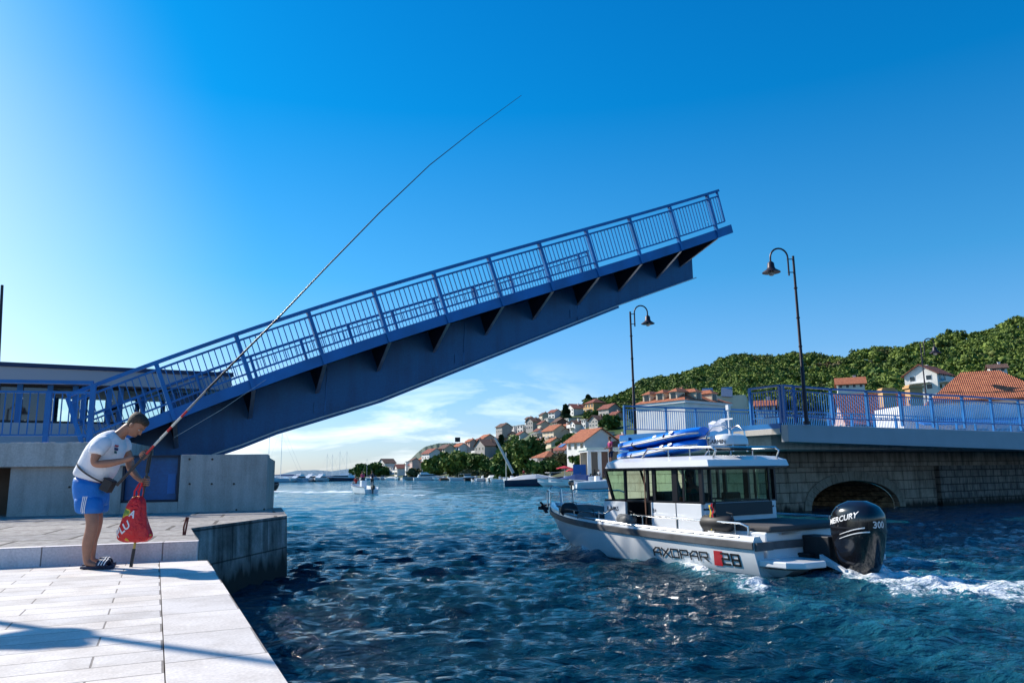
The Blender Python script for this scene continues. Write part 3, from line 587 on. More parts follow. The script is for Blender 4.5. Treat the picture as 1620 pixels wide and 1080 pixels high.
b_ = MB(); b_.loft([[(s_, 0, zb_(s_)), (s_, .35, zb_(s_)), (s_, .35, zf_(s_)), (s_, 0, zf_(s_))] for s_ in (sa, SR)]); b_.build('deck_fascia', mat('fascia_concrete', (.40, .42, .45), .75, var=.05, vscale=1), ab, bevel=.02)
sfar = rs(987, 684, DW)[0]
# deck slab: polygon with an oblique end face (far corner reaches further over the channel)
zd = zf_(sa)-.12
def slab(name, z0, z1, e0, e1, m, y0=.36, y1=DW+.3, x1=SR):
    t0 = (y0)/(DW); b_ = MB().prism([(e0+(e1-e0)*t0, y0, z0), (x1, y0, z0), (x1, y1, z0), (e1, y1, z0)], (0, 0, z1-z0)); return b_.build(name, m, ab, bevel=.01)
slab('deck', zd-.22, zd, sa, sfar, CONCL)
b_ = MB().beam((sa+.03, .35, zd+.02), (sfar, DW+.3, zd+.02), .10, .34); b_.build('edge_girder', BLUE, ab)
# haunch / corbel under the deck end and the pier body
MSUN = stained('pale_ashlar', (.60, .50, .38), (.40, .31, .22), rough=.85, scale=.6, bump=.012, streak=False, amt=.5, joints=(.95, .42, .012, 'w'), tide=.2)
yn = 3.5; p_near = rs(1200, 760, yn)[0]
slab('corbel', zd-.75, zd-.225, sa+.5, sfar+.35, CONCL, y0=1.2)
# end wall of pier (sunlit) built in its own frame so the blocks run along it
def addw(p0, p1, z0, z1, m, nm='end_wall', th=.8):
    o = walls_local(nm, p0, p1, z0, z1, m, thick=th); o.parent = ab; o.matrix_parent_inverse = Matrix.LocRotScale(ab.location, ab.rotation_euler, None).inverted(); return o
YF = 14.2; p_far = rs(963, 790, YF)[0]; zp_ = 2.14
fB = rw(p_near, yn, 0); fA = rw(p_far, YF, 0); k_ = (DW-yn)/(YF-yn); fM = fB+(fA-fB)*k_
addw(fA, fM, -1.5, zp_, MSUN); addw(fM, fB, -1.5, zd-.76, MSUN)
MB().prism([(p_far+.5, YF, zp_-.3), (p_far+.8+(p_near-p_far)*(1-k_), DW+.1, zp_-.3), (SR, DW+.1, zp_-.3), (SR, YF, zp_-.3)], (0, 0, .29)).build('quay_top', CONCL, ab)
# near wall: upper ashlar courses, lower wall with an arch opening
_, zc = rs(1300, 738.5, yn-.1)
b_ = MB().box(((p_near+.6+SR)/2, yn+.6, (zc+zba)/2+.1), (SR-p_near-.6, 1.6, zba-zc+.2)); b_.build('upper_courses', MASH, ab, bevel=.02)
ax0, _ = rs(1283, 803, yn); ax1, _ = rs(1423, 803, yn); acx, azc = rs(1352, 760, yn); xw = rs(1480, 760, yn)[0]
cxx, hw = (ax0+ax1)/2, (ax1-ax0)/2; zsp = .05; rise = azc-zsp
def arc(n, k=1.0, g_=0): return [(cxx-(hw+g_)*math.cos(math.pi*i/n), zsp+(rise+g_)*math.sin(math.pi*i/n)**.9) for i in range(n+1)]
b_ = MB(); a_ = arc(24)
for (x0, z0), (x1, z1) in zip(a_, a_[1:]): b_.add([(x0, yn, z0), (x1, yn, z1), (x1, yn, zc), (x0, yn, zc)], [(0, 1, 2, 3)])
zl = -1.5
for x0, x1 in ((p_near, cxx-hw), (cxx+hw, xw)): b_.add([(x0, yn, zl), (x1, yn, zl), (x1, yn, zc), (x0, yn, zc)], [(0, 1, 2, 3)])
b_.build('lower_wall', MASH, ab)
b_ = MB(); a0, a1 = arc(24), arc(24, g_=.42)
for i in range(24):
    g0 = .02
    pts = [a0[i], a0[i+1], a1[i+1], a1[i]]; c_ = (sum(p[0] for p in pts)/4, sum(p[1] for p in pts)/4); pts = [(c_[0]+(p[0]-c_[0])*.965, c_[1]+(p[1]-c_[1])*.965) for p in pts]
    b_.prism([(p[0], yn-.05, p[1]) for p in pts], (0, .30, 0))
b_.build('arch_stones', stained('voussoir', (.34, .28, .22), (.20, .16, .12), scale=1.2, bump=.01), ab, bevel=.012)
b_ = MB(); b_.loft([[(x_, yn+.26, z_) for x_, z_ in a_+[(cxx+hw, -1.5), (cxx-hw, -1.5)]], [(x_-2.2, yn+9.5, z_) for x_, z_ in a_+[(cxx+hw, -1.5), (cxx-hw, -1.5)]]], cap=False, closed=True)
b_.build('vault', stained('vault_rubble', (.62, .42, .24), (.20, .12, .06), rough=.9, scale=3, bump=.08, streak=False, amt=.9, joints=(.7, .26, .03, 'w')), ab, smooth=True)
b_ = MB().box(((xw+SR)/2, yn+.35, (zl+zc)/2), (SR-xw, 1.2, zc-zl)); b_.build('rubble_wall', MRUB, ab)
b_ = MB().box((cxx-.4, yn+6.2, (zl+zc)/2+.2), (6.5, .3, zc-zl)); 
# white and blue navigation board on the far end of the deck
q0 = rs(981, 687, DW+.2)[0]; q1_ = rs(1006, 687, DW+.2)[0]
nb = MB().box(((q0+q1_)/2, DW-.1, zd-.28), (q1_-q0, .7, .62)).build('end_block', WHITEC, ab); MB().box(((q0+q1_)/2, DW-.1, zd-.02), (q1_-q0+.03, .73, .14)).box(((q0+q1_)/2, DW-.1, zd-.56), (q1_-q0+.03, .73, .10)).build('blue_stripe', BLUE, nb)
def vrail(name, pts, h, label, post_at, parent_loc, grp=None, step=.125, skip=()):
    """vertical railing along local points; pts = ground points of the posts"""
    t_ = empty(name, parent_loc, TR, label, 'railing', grp)
    off = Vector(parent_loc)-R0; lo = Vector((off.dot(ru), off.dot(rn), off.z))
    P = [Vector(p)-lo for p in pts]
    b_ = MB()
    for p, q in zip(P, P[1:]): d = (q-p).normalized()*.03; b_.beam(p+Vector((0, 0, h))-d, q+Vector((0, 0, h))+d, .10, .07)
    b_.build('handrail', BLUE, t_)
    for p in P: MB().beam(p-Vector((0, 0, .1)), p+Vector((0, 0, h-.03)), .085, .085, up=(0, 1, 0)).build('post', BLUE, t_)
    for p, q in zip(P, P[1:]):
        b_ = MB(); n_ = max(2, int((q-p).length/step)); 
        for hh in (.14, h*.865): b_.beam(p+Vector((0, 0, hh)), q+Vector((0, 0, hh)), .04, .045)
        for j in range(1, n_): c_ = p+(q-p)*j/n_; b_.beam(c_+Vector((0, 0, .14)), c_+Vector((0, 0, h*.865)), .024, .024, up=(0, 1, 0))
        b_.build('baluster_panel', BLUE, t_)
    return t_
RTp = [(1254.5, 610.7), (1313.3, 615.4), (1369.4, 618.5), (1423, 620.7), (1471.7, 624.2), (1521, 626.4), (1566.2, 629.6), (1610, 632.7)]
tops = [rs(px, py, .15) for px, py in [(1238, 609.5)]+RTp]
for _ in range(6): tops.append((tops[-1][0]+2.0, 2*tops[-1][1]-tops[-2][1]))
hR = 1.28
vrail('bridge_railing', [(s_, .15, z_-hR) for s_, z_ in tops], hR, 'blue railing along the near edge of the fixed bridge deck right of the tall lamp', None, rw(tops[0][0], .15, tops[0][1]-hR))
vrail('bridge_railing', [(tops[0][0], .32, tops[0][1]-hR), (tops[0][0]-.15, 1.7, tops[0][1]-hR)], hR+.02, 'short blue return railing closing the near corner of the fixed bridge deck', None, rw(tops[0][0], .32, tops[0][1]-hR))
FR = [(987, 642), (1053, 644.4), (1100, 646), (1146, 647), (1190, 649), (1231, 649.8)]
ft = [rs(px, py, DW) for px, py in FR]
while ft[-1][0] < 40: ft.append((ft[-1][0]+1.85, ft[-1][1]-.01))
vrail('bridge_railing', [(s_, DW, z_-1.22) for s_, z_ in ft], 1.22, 'blue railing along the far side of the fixed bridge deck above the stone pier', None, rw(ft[0][0], DW, ft[0][1]-1.22))
def lamp(base, top_px, Y, side, label, yaw):
    """dark post with a swan-neck bracket carrying a bell shade"""
    top = onY(top_px[0], top_px[1], base.y); h = top.z-base.z
    t_ = empty('street_lamp', base[:], yaw, label, 'street lamp', 'swan neck street lamps on the bridge')
    r0 = .075
    MB().tube([(0, 0, 0), (0, 0, h*.33), (0, 0, h*.335), (0, 0, h)], [r0, r0*.95, r0*.8, r0*.6], 10).build('post', BLACKM, t_, smooth=True)
    b_ = MB().tube([(0, 0, 0), (0, 0, .12)], .12, 10); b_.build('base', BLACKM, t_)
    sc = h/5.2; a_ = [Vector((side*.17*sc, 0, h-.62*sc)), Vector((side*.17*sc, 0, h-.05*sc))]
    for i in range(1, 13):
        an = math.pi*i/12; a_.append(Vector((side*(.17+.27*(1-math.cos(an)))*sc, 0, h-.05*sc+.30*sc*math.sin(an))))
    ex = a_[-1]; a_.append(ex-Vector((0, 0, .12*sc)))
    br = MB().tube(a_, .028*sc, 8).build('bracket', BLACKM, t_, smooth=True)
    for hh in (.10, .52): MB().beam((0, 0, h-hh*sc), (side*.2*sc, 0, h-hh*sc), .03, .03).build('clamp', BLACKM, br)
    e_ = a_[-1]; M_ = None
    MB().lathe([(.05*sc, .0), (.10*sc, -.05*sc), (.11*sc, -.18*sc), (.14*sc, -.24*sc), (.27*sc, -.33*sc), (.28*sc, -.35*sc), (.23*sc, -.34*sc), (.12*sc, -.30*sc)], e_, 20).build('shade', BLACKM, t_, smooth=True)
    MB().ball(e_-Vector((0, 0, .37*sc)), (.10*sc, .10*sc, .09*sc), 10).build('bulb', mat('frosted_glass', (.5, .45, .4), .4), t_, smooth=True)
    for hh in (.45, .62, .80): MB().lathe([(r0*.95, 0), (r0*.95, .05)], (0, 0, h*hh), 10).build('clip', BLACKM, t_)
    return t_
lp = onP(1275.5, 662, R0+rn*-.06, rn); lp.z = min(lp.z, zf_(1.0)+.02)
lamp(lp, (1257, 405), 0, -1, 'tall dark street lamp at the near deck corner, its shade hanging left', TR*0)
lp2 = rw(rs(1004, 684, DW+.1)[0], DW+.05, zd+.02); lamp(lp2, (997.6, 493), 0, 1, 'smaller dark street lamp at the far deck corner, its shade hanging right', 0)
lp3 = onY(1466.5, 640, 62); lp3.z = 3.6; lamp(lp3, (1461, 543), 0, 1, 'distant dark street lamp against the wooded hill, right of the tall lamp', 0)

# ------------------------------------------------------------------ terrain: wooded hill and town slope
SH = np.array([(300, 520), (430, 480), (560, 470), (620, 430), (720, 300), (800, 185), (870, 128), (950, 108), (1100, 104), (1300, 100), (1620, 96), (2000, 92), (2600, 85)], float)
RD = np.array([(300, 560), (430, 540), (575, 520), (620, 560), (700, 520), (800, 430), (870, 400), (930, 390), (1100, 410), (1300, 400), (1620, 340), (2000, 320), (2600, 300)], float)
RY = np.array([(300, 757), (430, 757), (560, 752), (600, 747), (640, 738), (700, 729), (760, 712), (800, 692), (850, 668), (890, 654), (930, 645), (1000, 627), (1050, 607), (1100, 591), (1180, 580), (1260, 577), (1330, 576), (1400, 562), (1450, 550), (1520, 538), (1620, 525), (1800, 500), (2200, 480), (2600, 480)], float)
def hzy(px): return 750-(px-810)*.0150
def terr(px, Y):
    s0 = np.interp(px, SH[:, 0], SH[:, 1]); s1 = np.interp(px, RD[:, 0], RD[:, 1]); zr = H+(hzy(px)-np.interp(px, RY[:, 0], RY[:, 1]))*s1/1215
    t_ = (Y-s0)/(s1-s0)
    z = np.where(t_ < 0, -2.5, np.where(t_ < 1, .9+(zr-.9)*np.clip(t_, 0, 1)**1.12, zr-(Y-s1)*.10))
    return z + np.where(t_ > .05, 1, 0)*(1.0*np.sin(px*.021+Y*.05)+.7*np.sin(px*.05-Y*.031))*np.clip(t_, 0, 1)*2
def tpoint(px, py):
    for Y in np.arange(np.interp(px, SH[:, 0], SH[:, 1])+1, 700, 1.0):
        p = onY(px, py, Y)
        if p.z <= terr(px, Y): return p
    return onY(px, py, 400)
pxs = np.linspace(300, 2600, 260); fr_ = np.concatenate(([-.03, -.001], np.linspace(0.0, 1, 70), np.linspace(1.03, 1.9, 12)))
V = []
for f_ in fr_:
    for px in pxs:
        s0 = np.interp(px, SH[:, 0], SH[:, 1]); s1 = np.interp(px, RD[:, 0], RD[:, 1]); Y = s0+(s1-s0)*f_; V.append(((px-810)/1200*Y, Y, float(terr(px, Y)) if f_ >= 0 else (-2.5 if f_ < -.01 else .9)))
k = len(pxs); i = np.arange(len(fr_)-1)[:, None]*k+np.arange(k-1)[None, :]
GRD = leafmat('scrub_ground', (.11, .10, .06), (.05, .09, .025), .08)
o = mesh_np('hillside', V, np.stack([i, i+1, i+1+k, i+k], -1).reshape(-1, 4), GRD); tag(o, kind='structure')
def ridge(name, pts, Y, depth, m, dz=0, zb=-3):
    V = []; n_ = len(pts); rr = np.random.default_rng(3)
    xs = np.linspace(pts[0][0], pts[-1][0], 160); ys = np.interp(xs, [p[0] for p in pts], [p[1] for p in pts])
    rows = 12
    for j in range(rows):
        f_ = j/(rows-1)
        for x_, y_ in zip(xs, ys):
            top = onY(x_, y_, Y).z; YY = Y-depth*(1-f_); z_ = zb+(top-zb)*f_**.8*(1+.03*math.sin(x_*.7+j)*(f_ < .99)) + (rr.uniform(-.3, .3)*top*.03)
            V.append(((x_-810)/1200*YY, YY, z_))
    for x_, y_ in zip(xs, ys): V.append(((x_-810)/1200*(Y+depth), Y+depth, zb))
    k = len(xs); i = np.arange(rows)[:, None]*k+np.arange(k-1)[None, :]
    return tag(mesh_np(name, V, np.stack([i, i+1, i+1+k, i+k], -1).reshape(-1, 4), m), kind='structure')
ridge('hills', [(600, 757), (625, 742), (650, 725), (662, 713), (672, 706), (690, 701), (740, 700), (765, 701), (800, 715), (840, 757)], 800, 200, leafmat('dark_scrub', (.035, .055, .035), (.06, .08, .045), .03))
ridge('hills', [(405, 757), (440, 751), (470, 744), (500, 743), (525, 745), (545, 742), (560, 741), (600, 748), (640, 757)], 2600, 500, mat('far_hill_haze_blue', (.06, .13, .20), .9, var=.1, vscale=.004))  # distance haze is put into this hill's blue colour

# ------------------------------------------------------------------ foliage
def leaves(cent, rad, n, size, r_, shell=.55, K=9, full=False):
    """n small quads in clumps spread through an ellipsoid"""
    cent = np.array(cent, float); rad = np.array(rad, float)
    d = r_.normal(size=(K, 3)); d /= np.linalg.norm(d, axis=1)[:, None]; d[:, 2] = d[:, 2] if full else np.abs(d[:, 2])*.9-.25*(r_.random(K) < .4); cc = d*r_.uniform(.35, .85, (K, 1))
    k = r_.integers(0, K, n); q = r_.normal(size=(n, 3)); q /= np.linalg.norm(q, axis=1)[:, None]; q = q*(r_.random((n, 1))**.4)*r_.uniform(.28, .46, (K, 1))[k]
    c = (cc[k]+q)*rad+cent
    a = r_.normal(size=(n, 3)); a /= np.linalg.norm(a, axis=1)[:, None]; b_ = np.cross(a, r_.normal(size=(n, 3))); b_ /= np.linalg.norm(b_, axis=1)[:, None]+1e-6
    s_ = size*r_.uniform(.5, 1.25, (n, 1)); a = a*s_; b_ = b_*s_*.65
    return np.stack([c-a-b_, c+a-b_, c+a+b_, c-a+b_], 1).reshape(-1, 3)
_ico = bmesh.new(); bmesh.ops.create_icosphere(_ico, subdivisions=1, radius=1); IV = np.array([v.co[:] for v in _ico.verts]); IF = np.array([[v.index for v in f.verts] for f in _ico.faces]); _ico.free()
def leafobj(name, Q, cores, m, parent=None, org=(0, 0, 0)):
    V = Q; nq = len(Q)//4; F = np.arange(nq*4).reshape(-1, 4)
    vs = [V]; fs = [F]; o_ = nq*4
    for c, r in cores:
        ring = IV*np.array(r)*(1+.25*rng.normal(size=(len(IV), 1))*.6)+np.array(c); vs.append(ring); f3 = IF+o_; fs.append(np.concatenate([f3, f3[:, 2:3]], 1)); o_ += len(IV)
    V = np.concatenate(vs)-np.array(org); F = np.concatenate(fs)
    me = bpy.data.meshes.new(name); quads = F[F[:, 2] != F[:, 3]]; tris = F[F[:, 2] == F[:, 3]][:, :3]
    me.vertices.add(len(V)); me.vertices.foreach_set('co', V.astype(np.float32).ravel())
    li = np.concatenate([quads.ravel(), tris.ravel()]).astype(np.int32); me.loops.add(len(li)); me.loops.foreach_set('vertex_index', li)
    st = np.concatenate([np.arange(len(quads))*4, len(quads)*4+np.arange(len(tris))*3]).astype(np.int32); me.polygons.add(len(st)); me.polygons.foreach_set('loop_start', st); me.update(calc_edges=True)
    me.materials.append(m); o = bpy.data.objects.new(name, me); COL.objects.link(o)
    if parent is not None: o.parent = parent
    return o
PINE = leafmat('pine_foliage', (.045, .085, .018), (.19, .25, .05), .16, dry=(.15, .10, .06))
BROAD = leafmat('broadleaf_foliage', (.04, .09, .022), (.11, .18, .04), .35)
DARKF = leafmat('conifer_foliage', (.018, .045, .022), (.035, .075, .03), .5)
SHRUB = leafmat('shrub_foliage', (.06, .075, .03), (.13, .13, .06), .5)
BARK = mat('bark', (.09, .06, .04), .9, var=.3, vscale=6)
# the wood on the hill, one mass
Q = []; cores = []; r_ = np.random.default_rng(21)
for it in range(5600):
    px = r_.uniform(925, 1900) if it > 1700 else r_.uniform(925, 1250); s0 = np.interp(px, SH[:, 0], SH[:, 1]); s1 = np.interp(px, RD[:, 0], RD[:, 1])
    fmin = .72 if px < 960 else (.42 if px < 1040 else (.24 if px < 1180 else .22)); f_ = fmin+(1.02-fmin)*r_.random()**.85
    if px < 1000: f_ = max(f_, .60+.0022*(1000-px))
    if f_ > 1.02: continue
    Y = s0+(s1-s0)*f_; c = ((px-810)/1200*Y, Y, float(terr(px, Y)))
    R_ = r_.uniform(1.5, 3.5)*(1 if Y > 200 else .85); hgt = r_.uniform(2.6, 6.0)
    if px < 1010: R_ *= .62; hgt *= .5
    ce = (c[0], c[1], c[2]+hgt*.75); rad = (R_, R_, R_*r_.uniform(.62, .85)); Q.append(leaves(ce, rad, 150 if Y > 260 else 210, .36 if Y > 260 else .30, r_, K=8)); cores.append((ce, (R_*.62, R_*.62, R_*.42)))
wood = leafobj('wood', np.concatenate(Q), cores, PINE); tag(wood, 'dense green pine wood covering the hill above the town', 'wood', kind='stuff')
def tree(kind, px, yb, wpx, hpx, m, label, group=None, name='tree', n=1500, Y=None, K=10):
    p = tpoint(px, yb) if Y is None else onY(px, yb, Y); Yd = p.y; w_ = wpx/1200*Yd*1.12; h_ = hpx/1200*Yd*.82
    t_ = empty(name, p[:], 0, label, 'tree' if name != 'shrub' else 'shrub', group)
    r_ = np.random.default_rng(int(px*7+yb)); sz = max(.12, .0024*Yd)
    if kind == 'cone':
        q = []
        for j in range(12):
            f_ = j/12; q.append(leaves((0, 0, h_*(.08+.88*f_)), (w_*.5*(1-f_)+.15, w_*.5*(1-f_)+.15, h_*.07), int(n/9*(1-f_*.7)), sz, r_, K=6))
        leafobj('crown', np.concatenate(q), [((0, 0, h_*.4), (w_*.22, w_*.22, h_*.36))], m, t_)
    else:
        q = leaves((0, 0, h_*.54), (w_*.60, w_*.60, h_*.60), n, sz, r_, K=K+10, full=True)
        leafobj('crown', q, [((0, 0, h_*.55), (w_*.30, w_*.30, h_*.27))], m, t_)
    b_ = MB().tube([(0, 0, -.5), (0, 0, h_*.3), (w_*.03, 0, h_*.6)], [w_*.04+.05, w_*.035+.03, .04], 7)
    for a_ in (.3, 2.3, 4.2): b_.tube([(0, 0, h_*.28), (w_*.2*math.cos(a_), w_*.2*math.sin(a_), h_*.55)], [w_*.02+.02, .02], 5)
    b_.build('trunk', BARK, t_); return t_
GT = 'trees along the far shore'
for a_ in [('b', 575, 753, 30, 18, BROAD, 'dark rounded tree at the far left end of the town'), ('b', 597, 752, 30, 20, BROAD, 'low broad tree below the gabled house at the left end of town'),
           ('b', 689, 752, 30, 34, PINE, 'bushy green tree behind the small cabin cruiser on the shore'),
           ('b', 712, 752, 40, 40, PINE, 'large bright green pine left of the grey gabled houses'), ('b', 732, 750, 34, 36, PINE, 'tall feathery pine in the middle of the shore grove'),
           ('b', 757, 750, 34, 38, PINE, 'green pine standing in front of the grey gabled house'), ('b', 779, 752, 30, 30, BROAD, 'mid green tree right of the grey gabled house'),
           ('b', 812, 750, 44, 60, PINE, 'big shadowed pine behind the leaning mast'), ('b', 835, 748, 48, 66, PINE, 'largest round pine of the shore grove beside the brown roofed house'), ('b', 800, 756, 36, 34, BROAD, 'low dark tree directly behind the upright mast'),
           ('b', 855, 756, 30, 34, BROAD, 'dark tree in front of the brown roofed house')]:
    tree(*a_, group=GT, n=2600, K=14)
for a_ in [('cone', 793, 716, 14, 34, DARKF, 'dark narrow conifer above the leaning mast'), ('cone', 895, 662, 15, 27, DARKF, 'dark spiky conifer on the skyline between white houses'), ('cone', 931, 640, 16, 18, DARKF, 'dark conifer on the skyline at the edge of the wood'),
           ('b', 903, 700, 20, 14, BROAD, 'small green tree below the white gabled house'), ('b', 893, 710, 18, 16, BROAD, 'garden tree above the solar panel roof'), ('b', 966, 678, 24, 24, BROAD, 'dark green tree right of the blue grey gabled house'),
           ('b', 950, 716, 20, 20, BROAD, 'round bush against the big shaded gable wall'), ('cone', 751, 714, 5, 12, DARKF, 'slim cypress poking above the left part of the roofs'), ('b', 885, 738, 28, 22, SHRUB, 'palm like garden bushes in front of the solar roof house'),
           ('b', 917, 742, 22, 24, BROAD, 'leafy tree beside the white glazed pavilion'), ('b', 872, 748, 22, 20, BROAD, 'low bush between the brown roofed house and the moored boats'),
           ('b', 1010, 668, 26, 22, BROAD, 'tree behind the far railing next to the small lamp'), ('b', 1205, 668, 46, 40, BROAD, 'dark tree between the mansion and the near deck corner'), ('b', 1375, 618, 70, 34, BROAD, 'dark tree left of the white hillside house'),
           ('b', 1445, 622, 44, 34, BROAD, 'tree directly in front of the white hillside house'), ('b', 1545, 600, 70, 40, PINE, 'dark tree right of the white hillside house'), ('b', 1290, 640, 60, 36, BROAD, 'dark tree behind the tall lamp post'),
           ('b', 743, 758, 26, 15, SHRUB, 'olive shrub mass on the shore left of the upright mast'), ('b', 772, 757, 26, 14, SHRUB, 'reddish olive shrub just left of the upright mast'), ('b', 660, 753, 26, 12, SHRUB, 'low shrub below the grey terraced house')]:
    tree(*a_, n=1500)

# ------------------------------------------------------------------ houses
def house(px, yb, wpx, hpx, wall, roof, label, rt='gx', yaw=None, dep=.9, win=3, fl=2, balcony=False, chim=True, rh=.30, shut=None, solar=False, Y=None, name='house'):
    """px, yb: foot of the house; wpx: width seen; hpx: eaves height; rt: gx ridge along x, gy gable to the front, hip, flat"""
    p = tpoint(px, yb) if Y is None else onY(px, yb, Y); Yd = p.y; w_ = wpx/1200*Yd*.90; h_ = hpx/1200*Yd*1.1; d_ = w_*dep
    yaw = (-R(22) if yaw is None else R(yaw))
    t_ = empty(name, (p.x, p.y+d_*.4, p.z-.2), yaw, label, 'house', 'houses of the town'); wm = WALLS[wall]; rm = ROOFS[roof]
    x, y = w_/2, d_/2; k = rh*(w_ if rt == 'gy' else d_)
    b_ = MB(); z0 = -2.5
    pl = [(-x, -y), (x, -y), (x, y), (-x, y)]
    if rt == 'gy': b_.prism([(-x, -y, z0), (x, -y, z0), (x, -y, h_), (0, -y, h_+k-.02), (-x, -y, h_)], (0, d_, 0))
    elif rt == 'gx': b_.prism([(-x, -y, z0), (-x, y, z0), (-x, y, h_), (-x, 0, h_+k-.02), (-x, -y, h_)], (w_, 0, 0))
    else: b_.prism([(*q, z0) for q in pl], (0, 0, h_-z0))
    b_.build('wall', wm, t_)
    e_ = .35+.02*w_; th = .16; b_ = MB()
    if rt == 'gx':
        for s_ in (-1, 1): zz = h_-e_*k/y; b_.prism([(-x-e_, s_*(y+e_), zz), (x+e_, s_*(y+e_), zz), (x+e_, 0, h_+k), (-x-e_, 0, h_+k)], (0, 0, th))
    elif rt == 'gy':
        for s_ in (-1, 1): zz = h_-e_*k/x; b_.prism([(s_*(x+e_), -y-e_, zz), (s_*(x+e_), y+e_, zz), (0, y+e_, h_+k), (0, -y-e_, h_+k)], (0, 0, th))
    elif rt == 'hip':
        g_ = min(x, y)*.8; a = x+e_; b2 = y+e_; zz = h_; r1 = max(0.05, x-g_)
        v = [(-a, -b2, zz), (a, -b2, zz), (a, b2, zz), (-a, b2, zz), (-r1, 0, h_+k), (r1, 0, h_+k), (-a, -b2, zz-.15), (a, -b2, zz-.15), (a, b2, zz-.15), (-a, b2, zz-.15)]
        b_.add(v, [(0, 1, 5, 4), (1, 2, 5), (2, 3, 4, 5), (3, 0, 4), (9, 8, 7, 6), (0, 6, 7, 1), (1, 7, 8, 2), (2, 8, 9, 3), (3, 9, 6, 0)])
    else: b_.box((0, 0, h_+.1), (w_+.5, d_+.5, .22))
    ro = b_.build('roof', rm if rt != 'flat' else CONCL, t_)
    if chim and Yd < 420 and rt != 'flat': MB().box((x*.35, y*.2, h_+k*.8+.1), (.5, .45, 1.2)).box((x*.35, y*.2, h_+k*.8+.75), (.65, .6, .1)).build('chimney', wm if wall != 'g' else W_BR, ro)
    sm = shut or (SHUTB if wall in 'cop' else PANE)
    fh = h_/fl; ww, wh = min(1.1, w_/win*.42), min(1.35, fh*.48)
    def win_at(M_, k_):
        f_ = MB().box((0, 0, 0), (ww+.16, .08, wh+.16)); f_.v = [tuple(M_ @ Vector(v)) for v in f_.v]; o_ = f_.build('window', WHITEP, t_)
        f_ = MB().box((0, -.045, 0), (ww, .04, wh)); f_.v = [tuple(M_ @ Vector(v)) for v in f_.v]; f_.build('pane', sm if k_ % 4 == 1 else PANE, o_)
    kk = 0
    for f in range(fl):
        for j in range(win):
            kk += 1; xx = -x+w_*(j+.5)/win; win_at(Matrix.Translation((xx, -y, fh*(f+.56))), kk)
        nw = max(1, int(win*.7))
        for j in range(nw):
            kk += 1; yy = -y+d_*(j+.5)/nw; win_at(Matrix.Translation((-x, yy, fh*(f+.56))) @ Matrix.Rotation(-R(90), 4, 'Z'), kk)
    if balcony:
        for f in range(1, fl) if fl > 1 else ():
            b_ = MB().box((-x*.1, -y-.7, fh*f), (w_*.72, 1.4, .16)); b2 = b_.build('balcony', WHITEC, t_)
            MB().box((-x*.1, -y-1.36, fh*f+.55), (w_*.72, .06, .9)).build('parapet', wm, b2)
        MB().box((-x-.6, 0, fh*(fl-1)), (1.2, d_*.6, .15)).build('side_balcony', WHITEC, t_)
    if solar:
        ang = math.atan2(k, y); MB().box((-x*.2, -y*.52, h_+k*.48+.28), (w_*.34, y*.7, .06), M=Matrix.Rotation(ang, 3, 'X')).build('solar_panel', mat('solar_glass', (.12, .20, .38), .08), ro)
    return t_
